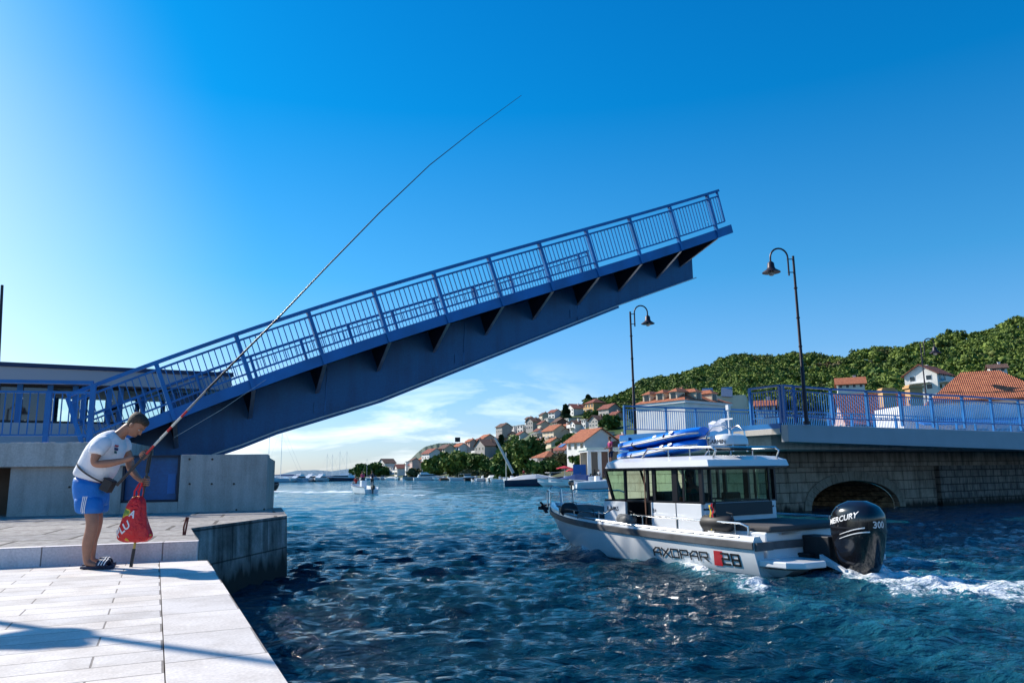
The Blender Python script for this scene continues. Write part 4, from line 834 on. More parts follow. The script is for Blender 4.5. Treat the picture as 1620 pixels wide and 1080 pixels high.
HS = [
 (878, 661, 17, 9, 'w', 'r', 'small white house with red roof just left of the spiky conifer', 'gx'), (861, 664, 15, 8, 'c', 'b', 'cream house on the skyline above the cream gabled house, left of the conifer', 'gx'),
 (912, 656, 27, 10, 'w', 'r', 'white gabled house with red roof just right of the spiky conifer', 'gy'), (943, 657, 28, 19, 'o', 'r', 'tall ochre house with stacked balconies under the wood', 'hip'),
 (966, 657, 30, 11, 'g', 'r', 'long grey brown house with a red roof right of the ochre house', 'gx'), (845, 679, 22, 12, 'g', 'b', 'pale grey gabled house with dark roof above the shore pines', 'gy'),
 (828, 684, 16, 11, 'w', 'b', 'white house with a stepped balcony left of the pale grey gabled house', 'flat'), (860, 680, 17, 10, 'c', 'r', 'cream house with dark red roof right of the pale grey gabled house', 'gx'),
 (886, 676, 22, 9, 'b', 'b', 'unfinished brown brick house in the middle of the slope', 'gx'), (913, 682, 19, 12, 'w', 'b', 'white gabled house with an open terrace below, right of the brick house', 'gy'),
 (928, 676, 13, 12, 'w', 'b', 'narrow white tower house beside the white gabled terrace house', 'flat'), (948, 674, 26, 10, 'g', 'b', 'blue grey gabled house under the ochre house', 'gy'),
 (976, 664, 18, 9, 'p', 'r', 'pinkish low house at the right end of the upper row', 'gx'), (880, 694, 36, 13, 'c', 'o', 'cream house with orange roof and grey right wall, second row above the shore', 'gx'),
 (877, 704, 24, 6, 'c', 'o', 'small low house with bright orange roof below the cream house', 'gx'), (868, 741, 38, 18, 'g', 'o', 'low brown walled house with a broad orange brown hipped roof at the shore', 'hip'),
 (899, 730, 36, 19, 'w', 'r', 'white house with a solar panel on its roof and a white awning', 'gx'), (940, 733, 56, 34, 'w', 'o', 'largest town house with orange roof and a big grey gable to the right', 'gx'),
 (980, 726, 30, 20, 'c', 'o', 'cream house with orange roof just left of the stone pier', 'gx'),
 (611, 745, 24, 12, 'w', 'b', 'white gabled house with a round attic window at the left end of town', 'gy'), (622, 750, 16, 11, 'w', 'b', 'narrow white house tucked right of the leftmost gabled house', 'flat'),
 (634, 752, 22, 11, 'w', 'r', 'white house with faded red gable roof left of the white tower', 'gy'), (644, 752, 7, 20, 'w', 'b', 'slim white tower like house above the far boats', 'flat'),
 (657, 750, 24, 14, 'g', 'r', 'long grey house with flat red roof right of the white tower', 'gx'), (676, 745, 26, 12, 'c', 'r', 'cream house with brown red roof and balcony left of the shore pines', 'gx'),
 (683, 725, 30, 8, 'w', 'r', 'pale house with a long pinkish roof under the dark far hill', 'gx'), (706, 716, 24, 7, 'c', 'b', 'brown roofed house on the skyline above the left pines', 'gx'),
 (742, 714, 26, 10, 'w', 'o', 'white house with a row of openings above the tall feathery pine', 'gx'), (772, 724, 38, 18, 'g', 'b', 'big grey gabled house between the pines', 'gy'),
 (770, 702, 28, 8, 'p', 'o', 'pink house with orange roof behind the big grey gabled house', 'gx'), (757, 703, 14, 6, 'g', 'r', 'tiny grey roofed house on the skyline beside the slim cypress', 'gx'),
 (797, 684, 22, 9, 'g', 'b', 'grey house with wide dark veranda roof high on the left skyline', 'gx'), (815, 687, 20, 12, 'w', 'r', 'white house with stacked balconies next to the veranda roof house', 'flat'),
 (806, 695, 20, 7, 'p', 'r', 'low red roofed house directly above the big shadowed pine', 'gx'), (790, 700, 14, 8, 'w', 'r', 'small white house above the dark narrow conifer', 'gx'),
 (871, 700, 14, 8, 'o', 'r', 'ochre terrace house under the cream orange roofed house', 'flat'), (902, 668, 16, 6, 'w', 'b', 'low white house right below the spiky conifer', 'flat'), (922, 690, 16, 6, 'w', 'b', 'low white terrace house above the largest house roof', 'flat'),
 (960, 690, 18, 7, 'w', 'r', 'small white house behind the ridge of the largest house', 'flat'), (850, 694, 16, 8, 'c', 'b', 'beige terraced house above the round shore pine', 'flat'), (838, 668, 12, 6, 'w', 'b', 'tiny white roof house on the skyline left of the cream skyline house', 'gx'), (870, 668, 14, 6, 'w', 'r', 'small white house with flat top just under the skyline row', 'flat'),
 (956, 743, 22, 9, 'c', 'o', 'small lean to house with orange roof next to the glazed pavilion', 'gx'),
 (892, 688, 18, 7, 'w', 'r', 'small white house between the cream house and the terrace house', 'gx'), (826, 693, 14, 6, 'w', 'r', 'small pale house with pink roof above the largest round pine', 'gx'), (944, 684, 15, 7, 'w', 'b', 'square white house over the left end of the orange roof', 'flat'), (728, 722, 18, 6, 'p', 'r', 'pinkish low house peeping between the left pines', 'gx'), (650, 742, 14, 7, 'p', 'r', 'small pink house above the long grey house', 'gx'), (697, 731, 18, 8, 'w', 'r', 'small white house over the bushy green tree', 'gx'), (984, 700, 16, 9, 'w', 'r', 'white house partly hidden by the end post of the far railing', 'gx'),
 (756, 713, 20, 9, 'w', 'o', 'white house with orange roof just left of the big grey gabled house', 'gx'), (784, 707, 18, 9, 'w', 'r', 'white house with red roof between the big grey gabled house and the narrow conifer', 'gx'), (745, 704, 16, 6, 'p', 'o', 'low pink house with orange roof on the skyline above the white house with openings', 'gx'),
 (728, 713, 20, 7, 'w', 'o', 'pale low house with bright orange roof on the left skyline', 'gx'), (716, 724, 18, 7, 'c', 'r', 'cream cottage with red roof over the large bright green pine', 'gx'), (668, 736, 18, 8, 'w', 'o', 'white cottage with orange roof above the cream balcony house', 'gx'),
 (655, 734, 14, 6, 'p', 'b', 'tiny pink cottage with brown roof above the slim white tower', 'gx'), (853, 688, 14, 7, 'w', 'r', 'white cottage above the left edge of the cream orange roofed house', 'gx'), (896, 681, 13, 7, 'w', 'o', 'white cottage with orange roof right of the brick house', 'gx'), (934, 700, 14, 6, 'w', 'r', 'white annex with red roof behind the chimney of the largest house', 'gx'),
 (958, 668, 14, 6, 'w', 'r', 'white cottage with red roof directly below the long grey brown house', 'gx'), (854, 705, 14, 8, 'w', 'o', 'white cottage with orange roof right beside the round shore pine crown', 'gx'), (888, 717, 16, 8, 'w', 'o', 'white cottage with orange roof left of the solar panel', 'gx')]
for i, h in enumerate(HS):
    px, yb, wp, hp, wl, rf, lb, rt = h
    big = wp > 30
    house(px, yb, wp, hp, wl, rf, lb, rt, fl=3 if hp/1200*150 > 4.5 and wp < 30 and False else (2 if hp > 7 else 1), win=3 if wp > 20 else 2, balcony=(i % 3 == 0 and wp > 18), solar=('solar' in lb), dep=1.25 if 'largest' in lb else .9, yaw=-60 if wp > 30 else -52-(i*37 % 20))
# hillside houses to the right
house(1482, 618, 62, 26, 'w', 'r', 'white hillside house with red roof and balcony standing in the wood', 'gx', yaw=38, win=3, balcony=True, Y=150)
house(1352, 614, 44, 8, 'w', 'o', 'long low house with orange roof at the foot of the wood', 'gx', Y=150, win=4, fl=1)
house(1583, 588, 26, 7, 'w', 'b', 'small pale house half hidden high in the wood at the right edge', 'gx', Y=170, win=2, fl=1)
house(1215, 652, 30, 12, 'w', 'o', 'low house with orange roof right of the white mansion', 'gx', Y=110, win=2, fl=1)
house(1400, 676, 112, 12, 'p', 'r', 'long red roofed house with two orange chimneys behind the railing', 'gx', Y=78, win=5, fl=1, yaw=-8, rh=.5)
house(1590, 665, 170, 34, 'w', 'o', 'large house with a broad orange tiled hip roof behind the right railing', 'hip', Y=60, win=5, fl=1, yaw=-24, rh=.42, dep=.8, chim=False)
for px, pt, pb in ((1405, 614, 636), (1448, 609, 634)):
    p = onY(px, pt, 77); q = onY(px, pb+8, 77); 
    t_ = tag(MB().box((0, 0, (p.z-q.z)/2), (1.3, 1.0, p.z-q.z)).box((0, 0, p.z-q.z-.25), (1.6, 1.3, .2)).build('chimney_stack', W_OC), 'orange rendered chimney stack %s' % ('left of the pair over the red roof' if px < 1420 else 'right of the pair over the red roof'), 'chimney'); t_.location = q
# white building with blue shop awning behind the railing on the right
p0 = onY(1432, 690, 52); p1 = onY(1640, 690, 52)
sh = empty('shop_building', (p0.x, 52, 2.2), 0, 'white shop front with a long blue awning behind the right hand railing', 'shop')
L_ = p1.x-p0.x
MB().box((L_/2, 2, 1.9), (L_, 4, 3.8)).build('wall', W_WH, sh); MB().box((L_/2, -.9, 2.62), (L_*.9, 1.8, .10), M=Matrix.Rotation(R(14), 3, 'X')).build('awning', mat('blue_awning', (.01, .12, .45), .7), sh)
for x_ in np.linspace(.8, L_-.8, 6): MB().box((x_, -.03, 1.2), (.9, .08, 1.9)).build('window', PANE, sh)
# white mansion with dormers
mp_ = onY(1086, 690, 88); mn = empty('mansion', (mp_.x, mp_.y, 2.2), R(40), 'white mansion with a steep orange roof, dormers and blue shutters', 'house')
uw = 88/1200
ey = onY(1086, 636, 88).z-2.2; LX, LY = 8.8, 7.4   # right wing length, left wing length; corner at origin facing the camera
# corner axes: facade right runs along +x', facade left runs along +y'
MB().box((LX/2, LY/2, ey/2-1), (LX, LY, ey+2)).build('wall', W_WH, mn); MB().box((LX/2, LY/2, ey+.1), (LX+.6, LY+.6, .3)).build('cornice', WHITEC, mn)
rk = onY(1100, 612, 90).z-2.2+.3
v = [(-.4, -.4, ey+.26), (LX+.4, -.4, ey+.26), (LX+.4, LY+.4, ey+.26), (-.4, LY+.4, ey+.26), (LX*.42, LY*.42, rk), (LX*.62, LY*.55, rk)]
ro = MB().add(v, [(0, 1, 5, 4), (1, 2, 5), (2, 3, 4, 5), (3, 0, 4), (3, 2, 1, 0)]).build('roof', T_OR, mn)
def dormer(x_, y_, rz):
    M4 = Matrix.Translation((x_, y_, ey+.3)) @ Matrix.Rotation(rz, 4, 'Z')
    def tr(b_): b_.v = [tuple(M4 @ Vector(v)) for v in b_.v]; return b_
    d_ = tr(MB().box((0, .75, .55), (1.15, 1.5, 1.1))).build('dormer', W_CR, mn); tr(MB().box((0, -.02, .6), (.62, .06, .8))).build('pane', PANE, d_)
    tr(MB().add([(-.75, -.2, 1.1), (.75, -.2, 1.1), (.75, 2.2, 1.1), (-.75, 2.2, 1.1), (0, .6, 1.6), (0, 2.2, 1.6)], [(0, 1, 4), (1, 2, 5, 4), (0, 4, 5, 3), (3, 2, 1, 0), (2, 3, 5)])).build('dormer_roof', T_OR, d_)
for x_ in (LX*.36, LX*.72): dormer(x_, .3, 0)
for y_ in (LY*.25, LY*.52, LY*.80): dormer(.3, y_, -R(90))
for x_ in (LX*.30, LX*.68):
    w_ = MB().box((x_, -.02, ey*.42), (.85, .08, 1.3)).build('window', PANE, mn)
    for s_ in (-1, 1): MB().box((x_+s_*.68, -.05, ey*.42), (.46, .06, 1.35)).build('shutter', SHUT, w_)
for y_ in (LY*.22, LY*.5, LY*.78):
    w_ = MB().box((-.02, y_, ey*.42), (.08, .85, 1.3)).build('window', PANE, mn)
    for s_ in (-1, 1): MB().box((-.05, y_+s_*.68, ey*.42), (.06, .46, 1.35)).build('shutter', SHUT, w_)
# flat-roofed block with three solar collectors behind the mansion
sp_ = onY(1147, 690, 104); sb_ = empty('apartment_block', (sp_.x, sp_.y, 2.2), R(-20), 'pale flat roofed block with three tilted solar water heaters behind the mansion', 'building')
hh = onY(1147, 626, 104).z-2.2; MB().box((0, 2.5, hh/2-1), (6.0, 5.5, hh+2)).build('wall', W_CR, sb_)
for x_ in (-4.2, -2.0, .6):
    c_ = MB().box((x_, 0, hh+.45), (1.5, .08, 1.7), M=Matrix.Rotation(R(-42), 3, 'X') @ Matrix.Rotation(R(10), 3, 'Z')).build('solar_collector', mat('collector_glass', (.30, .34, .40), .15, metal=.4), sb_)
    MB().tube([(x_-.7, .7, hh+1.0), (x_+.7, .7, hh+1.0)], .25, 10).build('tank', STEEL, c_)
MB().box((-3.2, 2.0, hh/2-.8), (3.0, 4.0, hh+.5)).build('annex', W_WH, sb_)
# waterfront: quay, pavilion, awning, people
qs = [(onY(px, 765, float(np.interp(px, SH[:, 0], SH[:, 1]))-1.0)) for px in (560, 620, 680, 740, 800, 850, 900, 960, 1040)]
b_ = MB()
for p, q in zip(qs, qs[1:]): b_.prism([(p.x, p.y, -1.5), (q.x, q.y, -1.5), (q.x*1.05, q.y*1.05+5, -1.5), (p.x*1.05, p.y*1.05+5, -1.5)], (0, 0, 2.45))
tag(b_.build('promenade', CONC), kind='structure')
pv = onY(934, 752, 112); pv.z = .95
pav = empty('pavilion', pv[:], R(8), 'white glazed restaurant pavilion with a flat green edged roof left of the stone pier', 'restaurant')
MB().box((4.0, 2.5, 4.35), (9.2, 6.2, .35)).build('roof', mat('pale_green_roof', (.55, .62, .55), .6), pav); MB().box((4.0, 2.4, 4.05), (8.8, 5.9, .28)).build('fascia', WHITEP, pav)
for i in range(6): MB().box((-.1+i*1.55, 0, 2.0), (.55, .18, 3.9)).build('column', WHITEP, pav)
for i in range(5): MB().box((.7+i*1.55, .1, 2.0), (.9, .05, 3.8)).build('glass_door', PANE if i % 2 == 0 else mat('reddish_interior', (.16, .08, .06), .6), pav)
MB().box((4, 5, 2), (8.6, .2, 4)).build('rear_wall', W_CR, pav)
def parasol(px, yt, wpx, col, label, Yd):
    p = onY(px, yt, Yd); w_ = wpx/1200*Yd; t_ = empty('parasol', (p.x, p.y, .95), 0, label, 'awning')
    MB().lathe([(w_/2, p.z-1.25), (w_/2, p.z-1.15), (.06, p.z-.80)], (0, 0, 0), 8).build('canopy', col, t_, smooth=False); MB().tube([(0, 0, 0), (0, 0, p.z-.95)], .04, 6).build('pole', WHITEP, t_)
RCL = mat('red_cloth', (.45, .02, .04), .8); BCL = mat('blue_cloth', (.01, .09, .32), .8)
parasol(893, 738, 26, RCL, 'wide red parasol behind the moored boats', 118); parasol(904, 742, 18, RCL, 'smaller red parasol to the right of the wide one', 115)
p = onY(917, 748, 112); t_ = tag(MB().box((0, 0, 1.1), (1.9, .12, 2.0)).box((0, 0, .05), (1.9, .5, .1)).build('beach_stand', BCL), 'blue upright panel stand on the waterfront beside the pavilion', 'stand'); t_.location = (p.x, p.y, .95)
# far marks
p = onY(724, 697, 640); t_ = empty('water_tank', (p.x, p.y, 32), 0, 'small dark square tank on a stand on the far dark hill', 'tank'); MB().box((0, 0, p.z-32+1), (4.2, 4.2, 3.6)).build('tank', BLACKM, t_); MB().box((0, 0, (p.z-32)/2-1), (.8, .8, p.z-32)).build('stand', BLACKM, t_)

# ------------------------------------------------------------------ people (small figures)
def figure(name, org, yaw, label, shirt, trousers, pose='stand', hair=None, group=None, sc=1.0, sub=1):
    t_ = empty(name, org, yaw, label, 'person', group)
    hip = .92 if pose == 'stand' else .48
    def P_(x, y, z): return (x*sc, y*sc, z*sc)
    sh = hip+.50
    nodes = [(*P_(0, 0, hip), .13*sc, .10*sc), (*P_(.0, 0, hip+.25), .13*sc, .10*sc), (*P_(.02, 0, sh), .15*sc, .09*sc), (*P_(.03, 0, sh+.10), .055*sc), (*P_(.05, 0, sh+.17), .07*sc), (*P_(.06, 0, sh+.25), .095*sc), (*P_(.05, 0, sh+.33), .07*sc)]
    ed_ = [(0, 1), (1, 2), (2, 3), (3, 4), (4, 5), (5, 6)]
    for s_ in (-1, 1):
        k = len(nodes)
        if pose == 'stand': nodes += [(*P_(0, s_*.10, hip-.08), .09*sc), (*P_(.03, s_*.11, hip-.45), .06*sc), (*P_(0, s_*.11, .08), .04*sc), (*P_(.13, s_*.12, .03), .035*sc)]
        else: nodes += [(*P_(.1, s_*.10, hip), .09*sc), (*P_(.45, s_*.12, hip+.02), .06*sc), (*P_(.45, s_*.12, .08), .04*sc), (*P_(.58, s_*.12, .03), .035*sc)]
        ed_ += [(0, k), (k, k+1), (k+1, k+2), (k+2, k+3)]; k = len(nodes)
        nodes += [(*P_(.02, s_*.20, sh-.02), .05*sc), (*P_(.06, s_*.27, sh-.28), .04*sc), (*P_(.27, s_*.22, sh-.36), .032*sc), (*P_(.35, s_*.20, sh-.34), .035*sc)]
        ed_ += [(2, k), (k, k+1), (k+1, k+2), (k+2, k+3)]
    skin('body', nodes, ed_, SKINT, t_, sub=sub)
    skin('shirt', [(n[0], n[1], n[2], n[3]*1.14, (n[4] if len(n) > 4 else n[3])*1.18) for n in nodes[:3]]+[(*P_(.02, s_*.20, sh-.02), .062*sc) for s_ in (-1, 1)]+[(*P_(.05, s_*.25, sh-.2), .055*sc) for s_ in (-1, 1)], [(0, 1), (1, 2), (2, 3), (2, 4), (3, 5), (4, 6)], shirt, t_, sub=sub)
    if pose == 'stand': tn = [(*P_(0, 0, hip+.02), .14*sc, .11*sc)]+[x for s_ in (-1, 1) for x in ((*P_(0, s_*.10, hip-.1), .10*sc), (*P_(.03, s_*.11, hip-.42), .085*sc))]
    else: tn = [(*P_(0, 0, hip), .14*sc, .11*sc)]+[x for s_ in (-1, 1) for x in ((*P_(.12, s_*.10, hip), .10*sc), (*P_(.42, s_*.12, hip+.02), .08*sc))]
    skin('trousers', tn, [(0, 1), (1, 2), (0, 3), (3, 4)], trousers, t_, sub=sub)
    MB().ball((.035*sc, 0, (sh+.285)*sc), (.105*sc, .095*sc, .095*sc), 12).build('hair', hair or HAIR, t_, smooth=True)
    return t_
CL = {k: mat(k+'_clothing', c, .85) for k, c in dict(navy=(.012, .02, .06), red=(.45, .02, .03), teal=(.03, .14, .13), grey=(.2, .2, .2), yellow=(.6, .42, .03), white=(.7, .7, .7), magenta=(.35, .03, .14), black=(.02, .02, .02)).items()}

# ------------------------------------------------------------------ moored and passing small boats
def hull_rings(L_, b, zs0, zs1, dr=.3, flare=.85, n=14, bow=2.2, inner=.12, floor=.25, full=.5):
    rings = []
    for i in range(n+1):
        t_ = i/n; x_ = L_*t_; k = 1-max(0, (t_-full)/(1-full))**bow*.96; bb = b*k; zs = zs0+(zs1-zs0)*t_**1.6
        zk = -dr+(dr+zs1*.55)*max(0, (t_-.72)/.28)**2; zc = .06+max(0, (t_-.45)/.55)**1.6*zs1*.62; zc = min(max(zc, zk+.02), zs-.06)
        bi = max(.02, bb-inner); fl_ = min(floor+.1*t_, zs-.03); bc = bb*flare*(1-.35*max(0, (t_-.5)/.5)**2)
        xo = L_*.0
        rings.append([(x_, 0, zk), (x_, bc, zc), (x_+.06*t_, bb, zs), (x_+.06*t_, bi, zs+.02), (x_, bi, fl_), (x_, -bi, fl_), (x_+.06*t_, -bi, zs+.02), (x_+.06*t_, -bb, zs), (x_, -bc, zc)])
    return rings
def outboard(parent, x_, y_, sc=1.0, m=BLACKG, tilt=0):
    M_ = Matrix.Translation((x_, y_, .45)) @ Matrix.Rotation(tilt, 4, 'Y')
    def T(b_): b_.v = [tuple(M_ @ (Vector(v)*sc)) for v in b_.v]; return b_
    o_ = T(MB().loft([[(-.42*f, -.17*f, z), (.16*f, -.17*f, z), (.22*f, 0, z), (.16*f, .17*f, z), (-.42*f, .17*f, z), (-.48*f, 0, z)] for z, f in ((.0, .8), (.18, 1), (.42, .98), (.55, .7))])).build('outboard_motor', m, parent, smooth=True)
    T(MB().box((-.12, 0, -.35), (.22, .10, .75)).box((-.2, 0, -.62), (.42, .05, .05))).build('leg', m, o_); return o_
HC = dict(w=GEL, b=mat('navy_gelcoat', (.01, .02, .06), .25, coat=.4), g=mat('grey_tube', (.25, .26, .27), .6), k=mat('black_tube', (.02, .02, .025), .5), l=mat('light_blue_gelcoat', (.30, .48, .60), .3), d=mat('wood_hull', (.22, .10, .05), .5))
CANV = mat('blue_canvas', (.01, .05, .18), .85); BROWNC = mat('white_canvas', (.6, .6, .6), .85)
def boat(px, wl, L_, yaw, typ, col, label, Y=None, group='boats moored along the far shore', cat='boat'):
    Yd = Y or 1.77*1215/(wl-hzy(px)); p = onY(px, wl, Yd); t_ = empty({'sail': 'sailing_boat', 'yacht': 'motor_yacht'}.get(typ, 'boat'), (p.x, p.y, 0), R(yaw), label, cat, group)
    b = L_*(.17 if L_ > 8 else .19); c_ = -L_*.5
    def sh(b_): b_.v = [(v[0]+c_, v[1], v[2]) for v in b_.v]; return b_
    zs0 = .45+.05*L_; zs1 = zs0*1.55
    hl = sh(MB().loft(hull_rings(L_, b, zs0, zs1, floor=zs0*.7))).build('hull', HC[col], t_, smooth=True)
    sh(MB().loft([[(x, s_*(y+.015), z-.03), (x, s_*(y+.015), z+.02), (x, s_*(y-.04), z+.025)] for (x, y, z) in [r[2] for r in hull_rings(L_, b, zs0, zs1)] for s_ in (1,)])).build('rubrail', GREYR, hl)
    if typ in ('cabin', 'fish'):
        x0, x1 = (.30, .62) if typ == 'cabin' else (.48, .72); zc = zs0*.75
        w1 = b*.72; h_ = 1.15+.04*L_
        cb = sh(MB().loft([[(L_*x0, w1, zc), (L_*x0, -w1, zc), (L_*x1, -w1, zc), (L_*x1, w1, zc)], [(L_*x0, w1*.95, zc+h_*.55), (L_*x0, -w1*.95, zc+h_*.55), (L_*x1-.1, -w1*.95, zc+h_*.55), (L_*x1-.1, w1*.95, zc+h_*.55)]])).build('cabin', GEL, t_)
        sh(MB().loft([[(L_*x0+.05, w1*.93, zc+h_*.55), (L_*x0+.05, -w1*.93, zc+h_*.55), (L_*x1-.12, -w1*.93, zc+h_*.55), (L_*x1-.12, w1*.93, zc+h_*.55)], [(L_*x0+.15, w1*.86, zc+h_*.92), (L_*x0+.15, -w1*.86, zc+h_*.92), (L_*x1-.5, -w1*.86, zc+h_*.92), (L_*x1-.5, w1*.86, zc+h_*.92)]])).build('windows', PANE, cb)
        sh(MB().box((L_*(x0+x1)/2-.2-(.5 if typ == 'fish' else 0), 0, zc+h_*.96), (L_*(x1-x0)+(1.3 if typ == 'fish' else 0), b*1.5, .08))).build('roof', GEL, cb, bevel=.02)
        sh(MB().loft([[(L_*.62, b*.6, zs0), (L_*.62, -b*.6, zs0), (L_*.62, 0, zs0+.4)], [(L_*.93, b*.12, zs1-.05), (L_*.93, -b*.12, zs1-.05), (L_*.93, 0, zs1+.02)]])).build('foredeck', GELD, t_)
        if typ == 'fish':
            for s_ in (-1, 1): sh(MB().tube([(L_*.30, s_*b*.7, zc), (L_*.30, s_*b*.7, zc+h_*.94)], .03, 6)).build('canopy_pole', STEEL, t_)
    if typ in ('open', 'rib', 'cover'):
        if typ == 'rib':
            for s_ in (-1, 1):
                pts = [(L_*f+c_, s_*b*(1-max(0, (f-.5)/.5)**2.2*.98), zs0*.9+.25*f**2) for f in np.linspace(-.04, 1, 14)]; MB().tube(pts, [.10]+[.22]*12+[.15], 10).build('tube', HC[col], t_, smooth=True)
        sh(MB().box((L_*.42, 0, zs0*.7+.45), (.5, .6, .9))).build('console', GEL, t_, bevel=.05); sh(MB().loft([[(L_*.45, -.28, zs0*.7+.9), (L_*.45, .28, zs0*.7+.9)], [(L_*.42, -.24, zs0*.7+1.25), (L_*.42, .24, zs0*.7+1.25)], [(L_*.40, -.24, zs0*.7+1.25), (L_*.40, .24, zs0*.7+1.25)]], closed=False, cap=False)).build('windscreen', PANE, t_)
        if typ == 'cover': sh(MB().loft([[(L_*f, -b*k, zs0), (L_*f, -b*k*.5, zs0+h2), (L_*f, b*k*.5, zs0+h2), (L_*f, b*k, zs0)] for f, k, h2 in ((.05, .9, .3), (.3, .98, .75), (.5, .98, .85), (.75, .8, .4), (.95, .2, .3))])).build('cover', CANV if px > 850 else BROWNC, t_)
    if typ == 'sail':
        mh = 1.25*L_
        MB().tube([(L_*.08, 0, zs0), (L_*.08, 0, mh)], [.09, .06], 8).build('mast', WHITEP, t_); MB().tube([(L_*.07, 0, zs0+1.3), (-L_*.36, 0, zs0+1.25)], .16, 8).build('boom', CANV, t_)
        for q in ((L_*.5, 0, zs1), (-L_*.48, 0, zs0)): MB().tube([(L_*.08, 0, mh*.98), q], .02, 4).build('stay', STEEL, t_)
        sh(MB().loft([[(L_*.25, b*.6, zs0), (L_*.25, -b*.6, zs0), (L_*.75, -b*.4, zs0+.1), (L_*.75, b*.4, zs0+.1)], [(L_*.3, b*.5, zs0+.5), (L_*.3, -b*.5, zs0+.5), (L_*.7, -b*.3, zs0+.35), (L_*.7, b*.3, zs0+.35)]])).build('coachroof', GEL, t_)
    if typ == 'yacht':
        z1 = zs0+.1
        lo = sh(MB().loft([[(L_*.12, b*.8, z1), (L_*.12, -b*.8, z1), (L_*.8, -b*.45, z1+.35), (L_*.8, b*.45, z1+.35)], [(L_*.16, b*.7, z1+1.2), (L_*.16, -b*.7, z1+1.2), (L_*.58, -b*.5, z1+1.25), (L_*.58, b*.5, z1+1.25)]])).build('superstructure', GEL, t_)
        sh(MB().loft([[(L_*.2, b*.79, z1+.45), (L_*.2, -b*.79, z1+.45), (L_*.73, -b*.5, z1+.62), (L_*.73, b*.5, z1+.62)], [(L_*.2, b*.76, z1+1.0), (L_*.2, -b*.76, z1+1.0), (L_*.62, -b*.5, z1+1.05), (L_*.62, b*.5, z1+1.05)]])).build('windows', PANE, lo)
        sh(MB().loft([[(L_*.2, b*.6, z1+1.25), (L_*.2, -b*.6, z1+1.25), (L_*.5, -b*.45, z1+1.25), (L_*.5, b*.45, z1+1.25)], [(L_*.2, b*.5, z1+1.9), (L_*.2, -b*.5, z1+1.9), (L_*.4, -b*.4, z1+2.0), (L_*.4, b*.4, z1+2.0)]])).build('flybridge', GEL, t_)
        MB().tube([(-L_*.25, 0, z1+1.9), (-L_*.22, 0, z1+3.0)], .05, 6).build('radar_mast', WHITEP, t_)
    if typ in ('open', 'rib', 'cabin', 'fish', 'cover') and L_ < 8:
        outboard(t_, c_-.15, 0, 1.0 if L_ > 5.5 else .8, HC['w'] if (px*7) % 3 < 1 else BLACKG, tilt=R(-35) if (px*3) % 2 else 0)
    return t_
